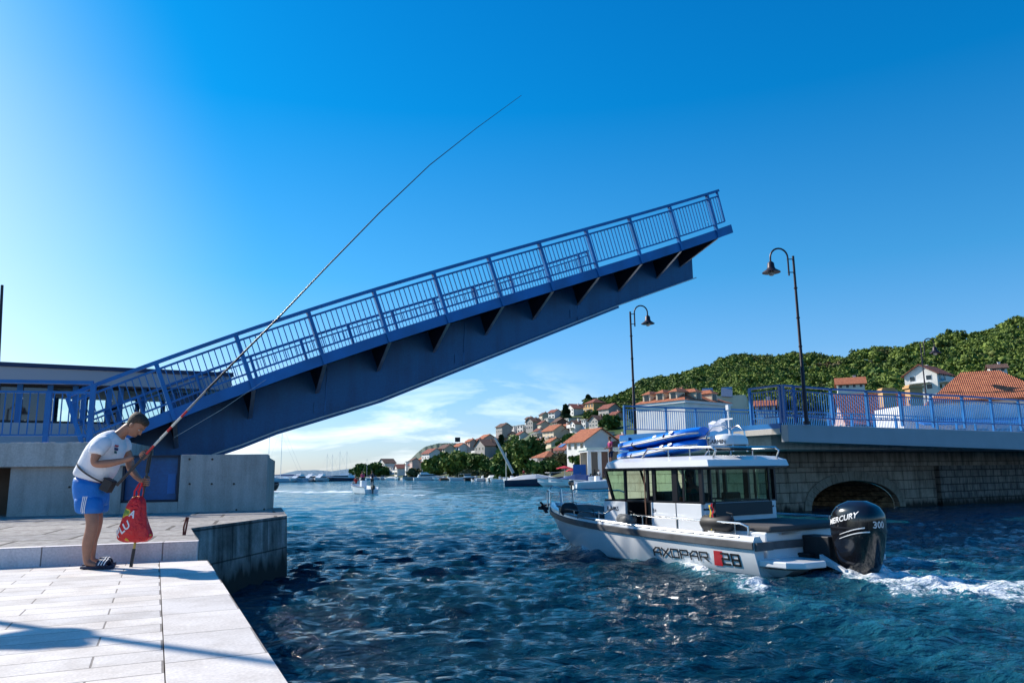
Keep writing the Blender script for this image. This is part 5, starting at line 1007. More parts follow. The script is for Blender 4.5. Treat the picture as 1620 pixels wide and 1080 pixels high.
BT = [(449, 762.3, 17, 170, 'sail', 'l', 'large pale blue sailing yacht beside the pier wall'), (470, 762, 12, -98, 'yacht', 'w', 'white motor yacht moored bow on, leftmost of three similar yachts'), (489, 761.5, 12, -95, 'yacht', 'w', 'white motor yacht moored bow on, middle of three similar yachts'),
 (506, 761.2, 12, -92, 'yacht', 'w', 'white motor yacht moored bow on, rightmost of three similar yachts'), (537, 760.4, 15, 168, 'yacht', 'b', 'long dark hulled motor yacht right of the three white yachts'),
 (519, 759.2, 11, 160, 'sail', 'w', 'distant sailing boat with the leftmost mast of the far cluster'), (527, 759.0, 11, 150, 'sail', 'w', 'distant sailing boat, second mast of the far cluster'), (534, 759.0, 12, 20, 'sail', 'w', 'distant sailing boat, third mast of the far cluster'), (545, 758.8, 12, 15, 'sail', 'w', 'distant sailing boat, mast standing apart right of the far cluster'),
 (582, 758.2, 9, 160, 'sail', 'w', 'small sailing boat below the rounded tree at the end of town'), (592, 758.4, 8, 30, 'cabin', 'l', 'small blue and white cabin boat at the left end of the moorings'), (606, 758.4, 7, -100, 'cabin', 'w', 'small white cabin boat second from the left end of the moorings'),
 (618, 758.4, 6.5, 150, 'cover', 'w', 'covered white boat below the leftmost gabled house'), (629, 758.5, 6.5, -80, 'open', 'w', 'small open boat below the faded red roofed house'), (641, 758.5, 7, 100, 'cabin', 'w', 'white cabin boat moored stern on below the slim white tower'),
 (660, 758.9, 11, 178, 'open', 'g', 'long low grey open boat left of the blue windowed cruiser'), (680, 758.8, 12, 12, 'yacht', 'w', 'white cruiser with slanted blue windows in front of the shore pines'), (699, 758.9, 6, 170, 'open', 'w', 'small low white boat right of the blue windowed cruiser'), (711, 759.0, 6, 20, 'open', 'd', 'small brownish open boat left of the white fishing boat'),
 (735, 759.4, 8, 8, 'fish', 'w', 'white fishing boat with wheelhouse and flat canopy'), (757, 759.8, 7, 10, 'rib', 'k', 'dark inflatable boat with raised outboards right of the fishing boat'), (766, 760.3, 6, 40, 'open', 'w', 'small white motor boat behind the dark inflatable'), (778, 761, 5.5, -85, 'cover', 'w', 'small boat with a pale peaked cover'),
 (789, 762.6, 3.4, 160, 'open', 'w', 'tiny white dinghy left of the upright mast'), (808, 763, 5.5, 120, 'open', 'w', 'small white boat with a tilted outboard under the leaning mast'), (818, 766, 5.2, 112, 'rib', 'g', 'grey inflatable with outboard raised, left of a close pair'), (829, 767.6, 5.2, 110, 'rib', 'g', 'grey inflatable with outboard raised, right of a close pair'),
 (850, 768, 7.5, -12, 'cover', 'b', 'dark hulled speedboat under a pale cover'), (864, 765, 6.5, -10, 'open', 'w', 'white speedboat pointing right behind the covered speedboat'), (836, 763.5, 5.5, 60, 'open', 'w', 'white runabout moored behind the grey inflatables'),
 (889, 768.6, 5.5, 170, 'open', 'w', 'white open boat left of the blue covered boat'), (912, 769.5, 6, 165, 'cover', 'w', 'white boat under a dark blue cover in front of the pavilion'), (931, 771.2, 4, 150, 'open', 'w', 'small white tender right of the blue covered boat'), (952, 772, 5.5, 15, 'open', 'w', 'white open boat close to the stone pier'),
 (880, 764.5, 6, 20, 'cabin', 'w', 'white boat behind the bow of the motor boat near the red parasols'), (903, 765.5, 5, 160, 'rib', 'k', 'dark inflatable behind the white open boat near the red parasols'), (940, 767, 5.5, -15, 'open', 'w', 'white boat tied directly below the glazed pavilion'), (796, 761.5, 5, 10, 'open', 'b', 'dark low boat at the foot of the upright mast'), (772, 759.5, 6, 12, 'cabin', 'w', 'white cabin boat half hidden behind the pale peaked cover boat'), (723, 758.9, 6, 160, 'open', 'w', 'white skiff left of the fishing boat canopy')]
for a_ in BT: boat(*a_[:2], a_[2]*(1.25 if a_[2] < 9 else 1.1), a_[3], a_[4], a_[5], a_[6])
# tall masts of the schooner partly behind the pier wall
boat(431, 762.6, 26, 175, 'sail', 'b', 'dark two masted schooner partly hidden behind the pier wall', Y=330)
for dx, h_ in ((-1.6, 25), (2.6, 22)):
    pass
# upright mast and leaning mast on the shore
p = onY(801, 762, 150); q = onY(800.5, 715, 150); tag(MB().tube([p, q], [.12, .09], 8).build('mast', STEEL, org=p), 'upright grey mast standing among the moored boats', 'mast')
p = onY(812, 748, 148); q = onY(783, 692, 148); tag(MB().tube([p, q], [.30, .20], 8).build('mast', mat('pale_spar', (.55, .53, .5), .6), org=p), 'thick pale mast leaning left above the moored boats', 'mast')
boat(426, 775, 5.5, 80, 'open', 'k', 'small dark boat mostly hidden behind the pier wall corner', group=None)
# the small boat passing with people
sbx = onZ(572, 779.5, 0); fb = boat(572, 779.5, 4.6, 128, 'open', 'w', 'small white motor boat with four people heading across the channel', group=None)
FWD = Vector((math.cos(R(128)), math.sin(R(128)), 0)); LFT = Vector((-FWD.y, FWD.x, 0))
def onb(f, l, z): v = sbx+FWD*f+LFT*l; v.z = z; return v[:]
GP = 'people on the small passing boat'
figure('person', onb(-1.5, -.5, .6), R(128), 'person in dark clothing standing at the stern, right of the two standing people', CL['navy'], CL['black'], group=GP); figure('person', onb(-.9, .35, .6), R(140), 'person in reddish dark clothing standing by the console, left of the two standing people', CL['magenta'], CL['grey'], group=GP)
figure('person', onb(.7, .35, .55), R(150), 'person sitting in the bow of the small passing boat', CL['red'], CL['black'], 'sit', group=GP); figure('person', onb(.2, -.35, .5), R(150), 'person in a yellow top sitting amidships in the small passing boat', CL['yellow'], CL['navy'], 'sit', group=GP)
p = onY(968, 762, 45.6); figure('person', (p.x, p.y, 2.14), R(200), 'person in a magenta top standing on the pier behind the cabin roof', CL['magenta'], CL['navy'])
p = onY(829, 760, 150); figure('person', (p.x, p.y, .95), R(250), 'person in a red top on the shore behind the moored inflatables', CL['red'], CL['grey'])
for i, (px, c_, lb) in enumerate(((948, 'white', 'person in white sitting outside the pavilion, left one'), (957, 'navy', 'person in navy sitting outside the pavilion, right one'))):
    p = onY(px, 755, 111); figure('person', (p.x, p.y, .95), R(230+i*40), lb, CL[c_], CL['grey'], 'sit')
# ------------------------------------------------------------------ the motor boat (local: x towards the bow, y to port, z up)
mb_ = empty('motor_boat', (SB.x, SB.y, 0.0), math.pi/2+PH, 'white cabin motor boat with a big black outboard passing under the raised bridge', 'motor boat')
mb_.rotation_euler = (0, 0, math.pi/2+PH); mb_.location.z = -.05
L_ = 7.9
def hb(t_): return 1.44*(1-max(0, (t_-.50)/.50)**2.3*.95)
def zsh(t_): return .64+.06*t_+.30*t_**2
def ring(t_):
    x_ = L_*t_; b = hb(t_); zs = zsh(t_); u_ = max(0, (t_-.55)/.45); zk = -.32+1.02*max(0, (t_-.70)/.30)**2.2; zc = .06+.50*u_**1.5; zc = max(zc, zk+.02); zc = min(zc, zs-.12)
    bc = b*(.90-.22*u_**1.4); rk = .38*t_**4
    xo = lambda z: x_+rk*(z/zs-1)
    bi = max(.012, b-.17); bj = max(.01, b-.24); fl = .36 if t_ < .72 else .36+.30*(t_-.72)/.28
    fl = min(fl, zs-.05)
    pts = [(xo(zk), 0, zk), (xo((zk+zc)/2), bc*.55, zk+(zc-zk)*.62), (xo(zc), bc, zc), (xo(zc+.02), bc+.025*(1-u_), zc+.035), (xo(zs-.16), b-.005, zs-.16), (xo(zs), b, zs), (xo(zs+.07), b-.015, zs+.06), (xo(zs+.08), b-.05, zs+.085), (xo(zs+.08), bi, zs+.085), (xo(zs), bj, zs-.02), (xo(fl), bj, fl)]
    return pts+[(x, -y, z) for x, y, z in pts[:0:-1]]
ts = [0, .04, .1, .2, .3, .4, .5, .57, .64, .7, .76, .82, .87, .91, .945, .97, .99, 1.0]
hull = MB().loft([ring(t_) for t_ in ts]).build('hull', GEL, mb_, smooth=True)
for s_ in (1, -1):
    rp = [[(x, s_*(y+o_), z+dz) for (x, y, z), o_, dz in ((ring(t_)[5], .0, -.13), (ring(t_)[5], .035, -.115), (ring(t_)[5], .035, -.015), (ring(t_)[5], 0, .0))] for t_ in ts]
    MB().loft(rp).build('rubrail', GREYR, hull, smooth=True)
    MB().tube([(ring(t_)[6][0], s_*(ring(t_)[6][1]+.005), ring(t_)[6][2]+.01) for t_ in ts[1:]], .016, 6).build('gunwale_trim', mat('aluminium_strip', (.35, .36, .38), .3, metal=.8), hull)
MB().box((.015, 0, .56), (.06, 2.80, .13)).box((-.02, 1.22, .56), (.08, .4, .135)).build('stern_fender', GREYR, hull)
# antifouling / waterline shadow gap strip
# cockpit floor & decks
MB().loft([[(L_*t_, hb(t_)-.23, .40+.0*t_), (L_*t_, -(hb(t_)-.23), .40)] for t_ in (0.02, .2, .4, .6, .72)], closed=False, cap=False).build('deck_sole', GELD, mb_)
MB().loft([[(L_*t_, max(.02, hb(t_)-.22), .50+.36*(t_-.60)/.4), (L_*t_, -max(.02, hb(t_)-.22), .50+.36*(t_-.60)/.4)] for t_ in (.60, .7, .8, .88, .94, .98)], closed=False, cap=False).build('foredeck', GELD, mb_)
# aft box with sunpad
bx = MB().loft([[(.02, -1.08, z), (.02, 1.08, z), (1.25+.15*(z > .6), 1.08, z), (1.25+.15*(z > .6), -1.08, z)] for z in (.3, .78)]).build('aft_locker', GEL, mb_, bevel=.03)
MB().box((.74, 0, .835), (1.62, 2.14, .10)).build('sun_pad', FABG, mb_, bevel=.035); MB().box((-.05, .55, .75), (.05, .5, .03)).build('grab_handle', STEEL, bx)
MB().box((1.28, .98, .62), (.9, .10, .26)).build('side_cushion', FABG, mb_, bevel=.03)
# swim platforms
for s_ in (1, -1):
    pf = MB().loft([[(.0, s_*.42, z), (.0, s_*1.34, z), (-.52, s_*1.30, z), (-.74, s_*1.10, z), (-.78, s_*.62, z), (-.50, s_*.42, z)] for z in (.24, .345)]).build('swim_platform', GEL, mb_, bevel=.02)
    MB().loft([[(.0, s_*.55, .20), (.0, s_*1.25, .20), (-.5, s_*1.1, .20), (-.5, s_*.6, .20)], [(.0, s_*.6, .0), (.0, s_*1.1, .0), (-.1, s_*1.0, .0), (-.1, s_*.7, .0)]]).build('platform_bracket', GEL, pf)
MB().box((-.12, .95, .02), (.10, .16, .26)).box((-.12, .95, -.1), (.32, .30, .05)).build('trim_tab', RUBBER, mb_)
# pilothouse
cb = MB(); P1 = 1.02
for s_ in (1, -1):
    cb.box((2.22, s_*P1, .79), (1.40, .06, .86)); cb.box((4.08, s_*P1, .80), (.72, .06, .84))
cb.box((4.44, 0, .80), (.06, 2.04, .84)); cb.box((1.50, 0, .80), (.07, 1.98, .60)); cb.box((1.50, 0, 1.18), (.07, 1.98, .10))
house_ = cb.build('pilothouse', GEL, mb_, bevel=.01)
MB().box((1.455, -.02, 1.10), (.03, 1.66, .25)).build('aft_panel', FABG, house_, bevel=.008)
MB().box((2.2, P1+.034, .8), (.012, .006, .84)).build('door_seam', GREYR, house_)
DKF = mat('black_window_frame', (.012, .013, .018), .35)
fb_ = MB(); ztop, zbot = 1.90, 1.22
for s_ in (1, -1):
    y_ = s_*P1
    for xb, xt, w_ in ((1.52, 1.52, .09), (1.98, 1.98, .05), (2.22, 2.22, .14), (2.82, 2.82, .09), (3.02, 3.02, .06), (3.72, 3.72, .055)): fb_.beam((xb, y_, zbot), (xt, y_, ztop), w_, .05, up=(0, 1, 0))
    fb_.beam((4.12, y_, zbot), (4.40, y_, ztop), .06, .05, up=(0, 1, 0)); fb_.beam((1.5, y_, 1.885), (4.42, y_, 1.885), .05, .05); fb_.beam((1.5, y_, 1.235), (4.42, y_, 1.235), .05, .04)
fb_.beam((1.50, -P1, 1.235), (1.50, P1, 1.235), .05, .04); fb_.beam((1.5, -P1, 1.88), (1.5, P1, 1.88), .05, .05); fb_.beam((4.40, -P1, 1.88), (4.40, P1, 1.88), .05, .05); fb_.beam((4.12, -P1, 1.235), (4.12, P1, 1.235), .05, .05); fb_.beam((4.12, 0, 1.23), (4.40, 0, 1.9), .04, .04)
for y_ in (-.82, .82): fb_.beam((1.5, y_, 1.23), (1.5, y_, 1.88), .03, .08)
fb_.build('window_frame', DKF, house_)
for s_ in (1, -1):
    y_ = s_*P1
    for xs_ in (((1.55, 1.95), (1.55, 1.95)), ((2.28, 2.78), (2.28, 2.78)), ((3.75, 4.10), (3.75, 4.37))):
        (a0, a1), (c0, c1) = xs_; MB().loft([[(a0, y_-.006, 1.25), (a1, y_-.006, 1.25), (a1, y_+.006, 1.25), (a0, y_+.006, 1.25)], [(c0, y_-.006, 1.87), (c1, y_-.006, 1.87), (c1, y_+.006, 1.87), (c0, y_+.006, 1.87)]]).build('side_window', GLASS, house_)
MB().box((1.5, 0, 1.56), (.012, 1.60, .62)).build('aft_window', GLASS, house_)
MB().loft([[(4.12, -P1+.03, 1.25), (4.12, P1-.03, 1.25), (4.13, P1-.03, 1.25), (4.13, -P1+.03, 1.25)], [(4.39, -P1+.03, 1.87), (4.39, P1-.03, 1.87), (4.40, P1-.03, 1.87), (4.40, -P1+.03, 1.87)]]).build('windscreen', GLASS, house_)
rf = MB().loft([[(x0, -w_, z), (x0, w_, z), (x1-.25, w_, z), (x1, w_*.75, z), (x1, -w_*.75, z), (x1-.25, -w_, z)] for z, x0, x1, w_ in ((1.895, 1.24, 4.44, 1.10), (1.92, 1.20, 4.50, 1.14), (2.04, 1.24, 4.44, 1.12), (2.11, 1.40, 4.30, .98), (2.13, 1.6, 4.1, .8))]).build('cabin_roof', GEL, mb_, smooth=True)
# roof rails
for s_ in (1, -1):
    MB().tube([(1.30, s_*.9, 2.06), (1.22, s_*.9, 2.22), (1.32, s_*.9, 2.28), (3.1, s_*.9, 2.30), (3.3, s_*.9, 2.12)], .022, 8).build('roof_rail', CHROME, rf, smooth=True)
    for x_ in (1.9, 2.5): MB().tube([(x_, s_*.9, 2.12), (x_, s_*.9, 2.29)], .016, 6).build('rail_post', CHROME, rf)
MB().tube([(1.30, -.9, 2.28), (1.30, .9, 2.28)], .022, 8).build('cross_rail', CHROME, rf)
for s_ in (-1, 1): MB().tube([(1.95, s_*.30, 2.15), (2.0, s_*.32, 2.55), (1.85, s_*.28, 2.70), (1.6, s_*.2, 2.72), (1.45, s_*.18, 2.6), (1.42, s_*.2, 2.2)], .018, 8).build('radar_hoop', CHROME, rf, smooth=True)
MB().tube([(1.4, .32, 2.24), (1.4, -.32, 2.24)], .02, 6).box((1.72, 0, 2.26), (.62, .62, .05)).build('radar_mount', RUBBER, rf)
rd = MB().loft([[(1.72+a_*.34*k, b2*.34*k, z) for a_, b2 in ((-1, -.6), (-.6, -1), (.6, -1), (1, -.6), (1, .6), (.6, 1), (-.6, 1), (-1, .6))] for z, k in ((2.30, .80), (2.34, 1), (2.44, .98), (2.52, .86), (2.555, .55))]).build('radar_dome', GEL, rf, smooth=True)
ML = Matrix(((-1, 0, 0, 0), (0, 0, 1, 0), (0, 1, 0, 0), (0, 0, 0, 1)))      # text x -> aft, text y -> up, facing port
text_mesh('lettering', 'GARMIN', DKTXT, .12, rd, Matrix.Translation((1.95, .345, 2.36)) @ ML, 1.05)
MB().tube([(1.62, .05, 2.55), (1.62, .05, 3.05)], .02, 6).box((1.62, .05, 3.08), (.07, .07, .10)).box((1.66, .05, 2.85), (.30, .03, .03)).build('light_mast', WHITEP, rf)
cvr = MB().loft([[(1.80+.34*f, .02*math.sin(f*9)-.05, 2.86-.10*k), (1.80+.34*f, .10, 2.80-.10*k), (1.80+.34*f, .05, 2.62+.05*k), (1.80+.34*f, -.08, 2.68)] for f, k in ((0, .3), (.3, -.2), (.6, .4), (1, .1))]).build('folded_cover', TSH, rf, smooth=True)
# two inflated paddle boards strapped on the roof: things of their own
BRD = mat('blue_board', (.008, .19, .75), .3, var=.15, vscale=3); BRG = mat('board_grey_edge', (.45, .46, .48), .5)
MW = Matrix.Translation((SB.x, SB.y, -.05)) @ Matrix.Rotation(math.pi/2+PH, 4, 'Z')
for k_, (z0, dz, lb) in enumerate(((2.17, .22, 'blue inflated paddle board strapped on the cabin roof, lower of two'), (2.37, .26, 'blue inflated paddle board strapped on the cabin roof, upper of two'))):
    t_ = empty('paddle_board', (0, 0, 0), 0, lb, 'paddle board', 'paddle boards on the cabin roof'); t_.matrix_world = MW @ Matrix.Translation((2.05-.05*k_, .36, z0+dz)) @ Matrix.Rotation(R(7.0), 4, 'Y')
    LL, wb, hb_ = 2.6, .42, .115; rings = []
    for i in range(15):
        f = i/14; kk = max(.12, (1-abs(2*f-1)**5))**.5 if f < .5 else max(.10, 1-((f-.5)*2)**3.0)**.6
        rings.append([(LL*f, wb*kk*math.cos(a_)*(1 if abs(math.cos(a_)) < .99 else 1.0), hb_*math.copysign(abs(math.sin(a_))**.75, math.sin(a_))*(.6+.4*kk)+.10*f**3) for a_ in [2*math.pi*j/16 for j in range(16)]])
    MB().loft(rings).build('board', BRD, t_, smooth=True)
    for s_ in (1, -1): MB().tube([(LL*f, s_*wb*1.01*(max(.12, (1-abs(2*f-1)**5))**.5 if f < .5 else max(.10, 1-((f-.5)*2)**3.0)**.6), -.035+.10*f**3) for f in np.linspace(.01, .97, 15)], .022, 6).build('edge_trim', BRG, t_)
    for x_, sz in ((.55, .05), (1.05 if k_ else .8, .045)): MB().lathe([(sz, 0), (sz, .006)], (x_, wb*.93, .055), 12, Matrix.Rotation(R(-50), 3, 'X') @ Matrix.Diagonal((1.3, .8, 1))).build('logo_mark', WHITEP, t_)
    for x_ in (.75, 1.75): MB().tube([(x_, wb*1.03*math.cos(a_), .10*math.sin(a_)+.0) for a_ in np.linspace(0, 2*math.pi, 17)], .018, 6, cap=False).build('strap', RUBBER, t_)
# bow gear: pulpit, side rails
bw = MB()
for s_ in (1, -1):
    MB().tube([(7.55, s_*.42, .98), (7.58, s_*.40, 1.36), (7.5, s_*.42, 1.42), (7.0, s_*.66, 1.36), (6.3, s_*.95, 1.38), (6.15, s_*1.0, 1.33), (6.05, s_*1.05, .95)], .020, 8).build('bow_rail', CHROME if s_ < 0 else STEEL, hull, smooth=True)
    MB().tube([(7.75, s_*.2, .98), (7.78, s_*.18, 1.42), (7.85, s_*.10, 1.47), (7.9, 0, 1.48)], .018, 8).build('pulpit', CHROME, hull, smooth=True)
    MB().tube([(6.0, s_*1.16, .88), (6.0, s_*1.16, 1.02), (4.9, s_*1.27, .98), (4.15, s_*1.31, .96), (3.75, s_*1.31, 1.10)], .018, 8).build('side_rail', CHROME, hull, smooth=True)
    for x_ in (5.3, 4.4): MB().tube([(x_, s_*1.24, .78), (x_, s_*1.24, 1.0)], .014, 6).build('stanchion', CHROME, hull)
    MB().tube([(3.25, s_*1.31, .74), (3.25, s_*1.31, .97), (2.0, s_*1.32, .95), (.35, s_*1.33, .93), (.18, s_*1.33, .88), (.18, s_*1.33, .70)], .020, 8).build('side_rail', CHROME, hull, smooth=True)
    for x_ in (2.9, 1.9, .5): MB().tube([(x_, s_*1.31, .72), (x_, s_*1.31, .95)], .015, 6).build('stanchion', CHROME, hull)
an = MB().tube([(7.9, 0, 1.05), (8.35, 0, .98), (8.5, 0, 1.06)], .03, 8).beam((8.30, -.12, .90), (8.45, .12, .92), .05, .09).beam((8.42, 0, .98), (8.22, 0, .80), .10, .03).build('anchor', BLACKM, hull)
MB().loft([[(x_, y_, z_) for x_, y_, z_ in r_] for r_ in ([(5.0, .95, .72), (5.0, -.95, .72), (5.0, -.95, .90), (5.0, .95, .90)], [(7.1, .5, .88), (7.1, -.5, .88), (7.1, -.5, 1.03), (7.1, .5, 1.03)])]).build('bow_cushion', FABG, mb_, bevel=.03)
# interior: seats, dash
st_ = MB().box((2.35, .45, .62), (.5, .5, .55)).box((2.15, .45, 1.10), (.12, .48, .60)).build('seat', RUBBER, mb_, bevel=.03); MB().box((2.35, -.45, .62), (.5, .5, .55)).box((2.15, -.45, 1.10), (.12, .48, .60)).build('seat', RUBBER, mb_, bevel=.03)
MB().box((3.15, .5, .62), (.42, .44, .44)).box((3.35, .5, .98), (.12, .44, .70)).box((3.30, .5, 1.34), (.10, .24, .16)).build('seat', RUBBER, mb_, bevel=.04)
MB().box((4.0, 0, .86), (.5, 1.9, .72)).box((3.86, -.35, 1.30), (.22, .5, .20)).build('dashboard', DKF, mb_, bevel=.02)
MB().box((3.0, 0, .42), (2.8, 1.9, .03)).build('cabin_floor', FABG, mb_)
# outboard engine with curved cowl
xc = -.96
def cow(z):   # half length, half width, centre x at height z
    f = (z-.16)/1.14; f = min(max(f, 0), 1)
    a_ = np.interp(f, [0, .08, .3, .55, .8, .93, 1], [.30, .34, .39, .44, .43, .33, .15]); b2 = np.interp(f, [0, .08, .3, .55, .8, .93, 1], [.16, .24, .29, .325, .31, .24, .10]); return a_, b2, xc-.06*f
def cy(x, z, n=2.7): a_, b2, x0 = cow(z); u = min(.985, abs((x-x0)/a_)); return b2*(1-u**n)**(1/n)
rings = []
for z in list(np.linspace(.16, 1.20, 19))+[1.24, 1.28, 1.30]:
    a_, b2, x0 = cow(z); r_ = []
    for j in range(36):
        t_ = 2*math.pi*j/36; c_, s_ = math.cos(t_), math.sin(t_); r_.append((x0+a_*math.copysign(abs(c_)**(2/2.7), c_), b2*math.copysign(abs(s_)**(2/2.7), s_), z+.05*(-(c_))*(1 if z > 1.0 else 0)*0))
    rings.append(r_)
eng = MB().loft(rings).build('outboard_motor', BLACKG, mb_, smooth=True)
MB().loft([[(xc+.02+s1*.22*k, s2*.13*k, z) for s1, s2 in ((-1, -1), (1, -1), (1, 1), (-1, 1))] for z, k in ((.34, 1.2), (.1, 1.1), (-.3, .8), (-.6, .6))]).box((xc-.05, 0, -.28), (.75, .34, .05)).build('midsection', BLACKG, eng, bevel=.02)
MB().box((-.26, 0, .42), (.54, .34, .55)).box((-.1, 0, .25), (.25, .62, .3)).build('transom_bracket', RUBBER, eng, bevel=.02)
MB().loft([[(-.42, .30, .40), (-.42, .22, .40), (-.42, .22, .26), (-.42, .30, .26)], [(-.95, .40, .20), (-.95, .32, .20), (-.95, .32, .15), (-.95, .40, .15)]]).build('side_strut', GEL, eng)
MB().loft([[(x0_, y_, z) for x0_, y_ in [(q[0], q[1]) for q in r_]] for z, r_ in ((.86, [(p[0]-.004+.0, p[1]*1.012, p[2]) for p in rings[10]]), (.885, [(p[0]-.004, p[1]*1.012, p[2]) for p in rings[10]]))], cap=False).build('cowl_seam', DKF, eng)
def cowl_text(txt, x0, z0, size, sx, slant, m=WHITEP, bold=0.0):
    cu = bpy.data.curves.new('t', 'FONT'); cu.body = txt; cu.size = size; cu.offset = bold; cu.resolution_u = 3; cu.shear = .15
    t = bpy.data.objects.new('tmp', cu); COL.objects.link(t); dg = bpy.context.evaluated_depsgraph_get(); me = bpy.data.meshes.new_from_object(t.evaluated_get(dg)); bpy.data.objects.remove(t)
    bm = bmesh.new(); bm.from_mesh(me); bmesh.ops.subdivide_edges(bm, edges=bm.edges, cuts=2)
    for v in bm.verts:
        x, z = x0-v.co.x*sx, z0+v.co.y+v.co.x*sx*slant; v.co = Vector((x, cy(x, z)+.006, z))
    bm.to_mesh(me); bm.free(); me.materials.clear(); me.materials.append(m); me.name = 'lettering'
    o = bpy.data.objects.new('lettering', me); COL.objects.link(o); o.parent = eng
cowl_text('MERCURY', xc+.34, .90, .125, 1.02, .26, bold=.003)
for k_, (a_, b2, dz) in enumerate(((.10, -.36, 0), (.12, -.42, -.07))):
    xs_ = np.linspace(xc+a_, xc+b2+.02, 12); V_ = []
    pts = [(x, cy(x, .76+dz+.12*(xc+a_-x)/.5)+.006, .76+dz+.13*math.sin(min(1.4, (xc+a_-x)/.5*1.4))) for x in xs_]
    MB().loft([[(x, y, z-.004-.007*i/11), (x, y, z+.004+.007*i/11)] for i, (x, y, z) in enumerate(pts)], closed=False, cap=False).build('swoosh', WHITEP, eng)
# 300 on the aft face
cu = bpy.data.curves.new('t', 'FONT'); cu.body = '300'; cu.size = .15; cu.offset = .003; cu.resolution_u = 3
t = bpy.data.objects.new('tmp', cu); COL.objects.link(t); dg = bpy.context.evaluated_depsgraph_get(); me = bpy.data.meshes.new_from_object(t.evaluated_get(dg)); bpy.data.objects.remove(t)
bm = bmesh.new(); bm.from_mesh(me); bmesh.ops.subdivide_edges(bm, edges=bm.edges, cuts=2)
def cxx_(y, z, n=2.7): a_, b2, x0 = cow(z); u = min(.985, abs(y/b2)); return x0-a_*(1-u**n)**(1/n)
for v in bm.verts: y, z = .20-v.co.x, .88+v.co.y; v.co = Vector((cxx_(y, z)-.006, y, z))
bm.to_mesh(me); bm.free(); me.materials.clear(); me.materials.append(mat('silver_lettering', (.6, .6, .62), .3)); me.name = 'lettering'; o = bpy.data.objects.new('lettering', me); COL.objects.link(o); o.parent = eng
# hull lettering
bc0 = 1.44*.90+.025; zc0, zs_ = .095, .50; dn_ = Vector((0, 1.435-bc0, zs_-zc0)).normalized()
def HM(x, up):    # matrix on the port topside at x, distance up from the chine
    base = Vector((x, bc0, zc0))+dn_*up; X = Vector((-1, 0, 0)); Z = X.cross(dn_); base += Z*.008
    return Matrix(((X.x, dn_.x, Z.x, base.x), (X.y, dn_.y, Z.y, base.y), (X.z, dn_.z, Z.z, base.z), (0, 0, 0, 1)))
def poly_letters(strokes, x, up, w_, h_, gap_, name='lettering', th=.028, m=DKTXT):
    b_ = MB(); X = 0
    for st in strokes:
        for pl in st:
            pts = [Vector((X+p[0]*w_, p[1]*h_, 0)) for p in pl]
            for p, q in zip(pts, pts[1:]):
                d = (q-p).normalized(); nn = Vector((-d.y, d.x, 0))*th/2; e_ = d*th/2
                b_.prism([p-nn-e_, q-nn+e_, q+nn+e_, p+nn-e_], (0, 0, .004))
        X += w_+gap_
    Mx = HM(x, up); b_.v = [tuple(Mx @ Vector(v)) for v in b_.v]; return b_.build(name, m, hull)
A_ = [[(0, 0), (0, .6), (.45, 1), (1, 1), (1, 0)], [(0, .42), (1, .42)]]; X_ = [[(0, 0), (1, 1)], [(0, 1), (1, 0)]]; O_ = [[(0, 0), (0, 1), (1, 1), (1, 0), (0, 0)]]; P_l = [[(0, 0), (0, 1), (1, 1), (1, .45), (0, .45)]]; R_l = [[(0, 0), (0, 1), (1, 1), (1, .45), (0, .45)], [(.45, .45), (1, 0)]]
poly_letters([A_, X_, O_, P_l, A_, R_l], 2.52, .15, .185, .155, .062)
sq = MB().prism([(0, 0, 0), (.20, 0, 0), (.26, .27, 0), (.06, .27, 0)], (0, 0, .003)); Mx = HM(.98, .09); sq.v = [tuple(Mx @ Vector(v)) for v in sq.v]; sq.build('red_emblem', RED, hull)
for zz in (.02, .115, .21): 
    sq = MB().prism([(-.02, zz, 0), (.10, zz, 0), (.105, zz+.03, 0), (-.015, zz+.03, 0)], (0, 0, .0075)); sq.v = [tuple(HM(.93, .10) @ Vector(v)) for v in sq.v]; 
o2 = [[(0, 1), (1, 1), (1, .5), (0, .5), (0, 0), (1, 0)]]; o8 = [[(0, 0), (0, 1), (1, 1), (1, 0), (0, 0)], [(0, .5), (1, .5)]]
poly_letters([o2, o8], .76, .13, .16, .19, .07, name='number', th=.036, m=mat('number_black', (.015, .015, .018), .4))
text_mesh('registration', 'R-P 965', DKTXT, .13, house_, Matrix.Translation((4.34, P1+.032, 1.02)) @ ML, .95)
text_mesh('registration', 'B+', DKTXT, .12, house_, Matrix.Translation((2.88, P1+.032, 1.02)) @ ML, .9)
# fenders lying on the side deck: things of their own
for (x_, y_, z_, r_, ln, yw, lb) in ((5.75, 1.05, .98, .17, .42, 20, 'black round fender on the side deck nearest the bow'), (4.85, 1.24, .86, .115, .50, 6, 'grey cylindrical fender on the side deck, second from the bow'), (3.45, 1.26, .86, .115, .62, -12, 'grey fender tilted beside the open cabin door'), (.98, 1.22, .90, .14, .72, 4, 'dark grey fender on the stern side deck below the flag')):
    t_ = empty('fender', (0, 0, 0), 0, lb, 'fender', 'fenders along the port side deck'); t_.matrix_world = MW @ Matrix.Translation((x_, y_, z_)) @ Matrix.Rotation(R(yw), 4, 'Z') @ Matrix.Rotation(R(90), 4, 'Y')
    MB().lathe([(.02, -ln/2-.03), (r_*.5, -ln/2), (r_, -ln/2+r_*.6), (r_, ln/2-r_*.6), (r_*.5, ln/2), (.02, ln/2+.03)], (0, 0, 0), 16).build('body', RUBBER if r_ > .13 else mat('grey_fender', (.10, .105, .11), .6), t_, smooth=True)
    MB().tube([(0, 0, -ln/2), (-.18, .05, -ln/2-.02), (-.2, .06, -ln/2+.1)], .010, 5).build('rope', RUBBER, t_)
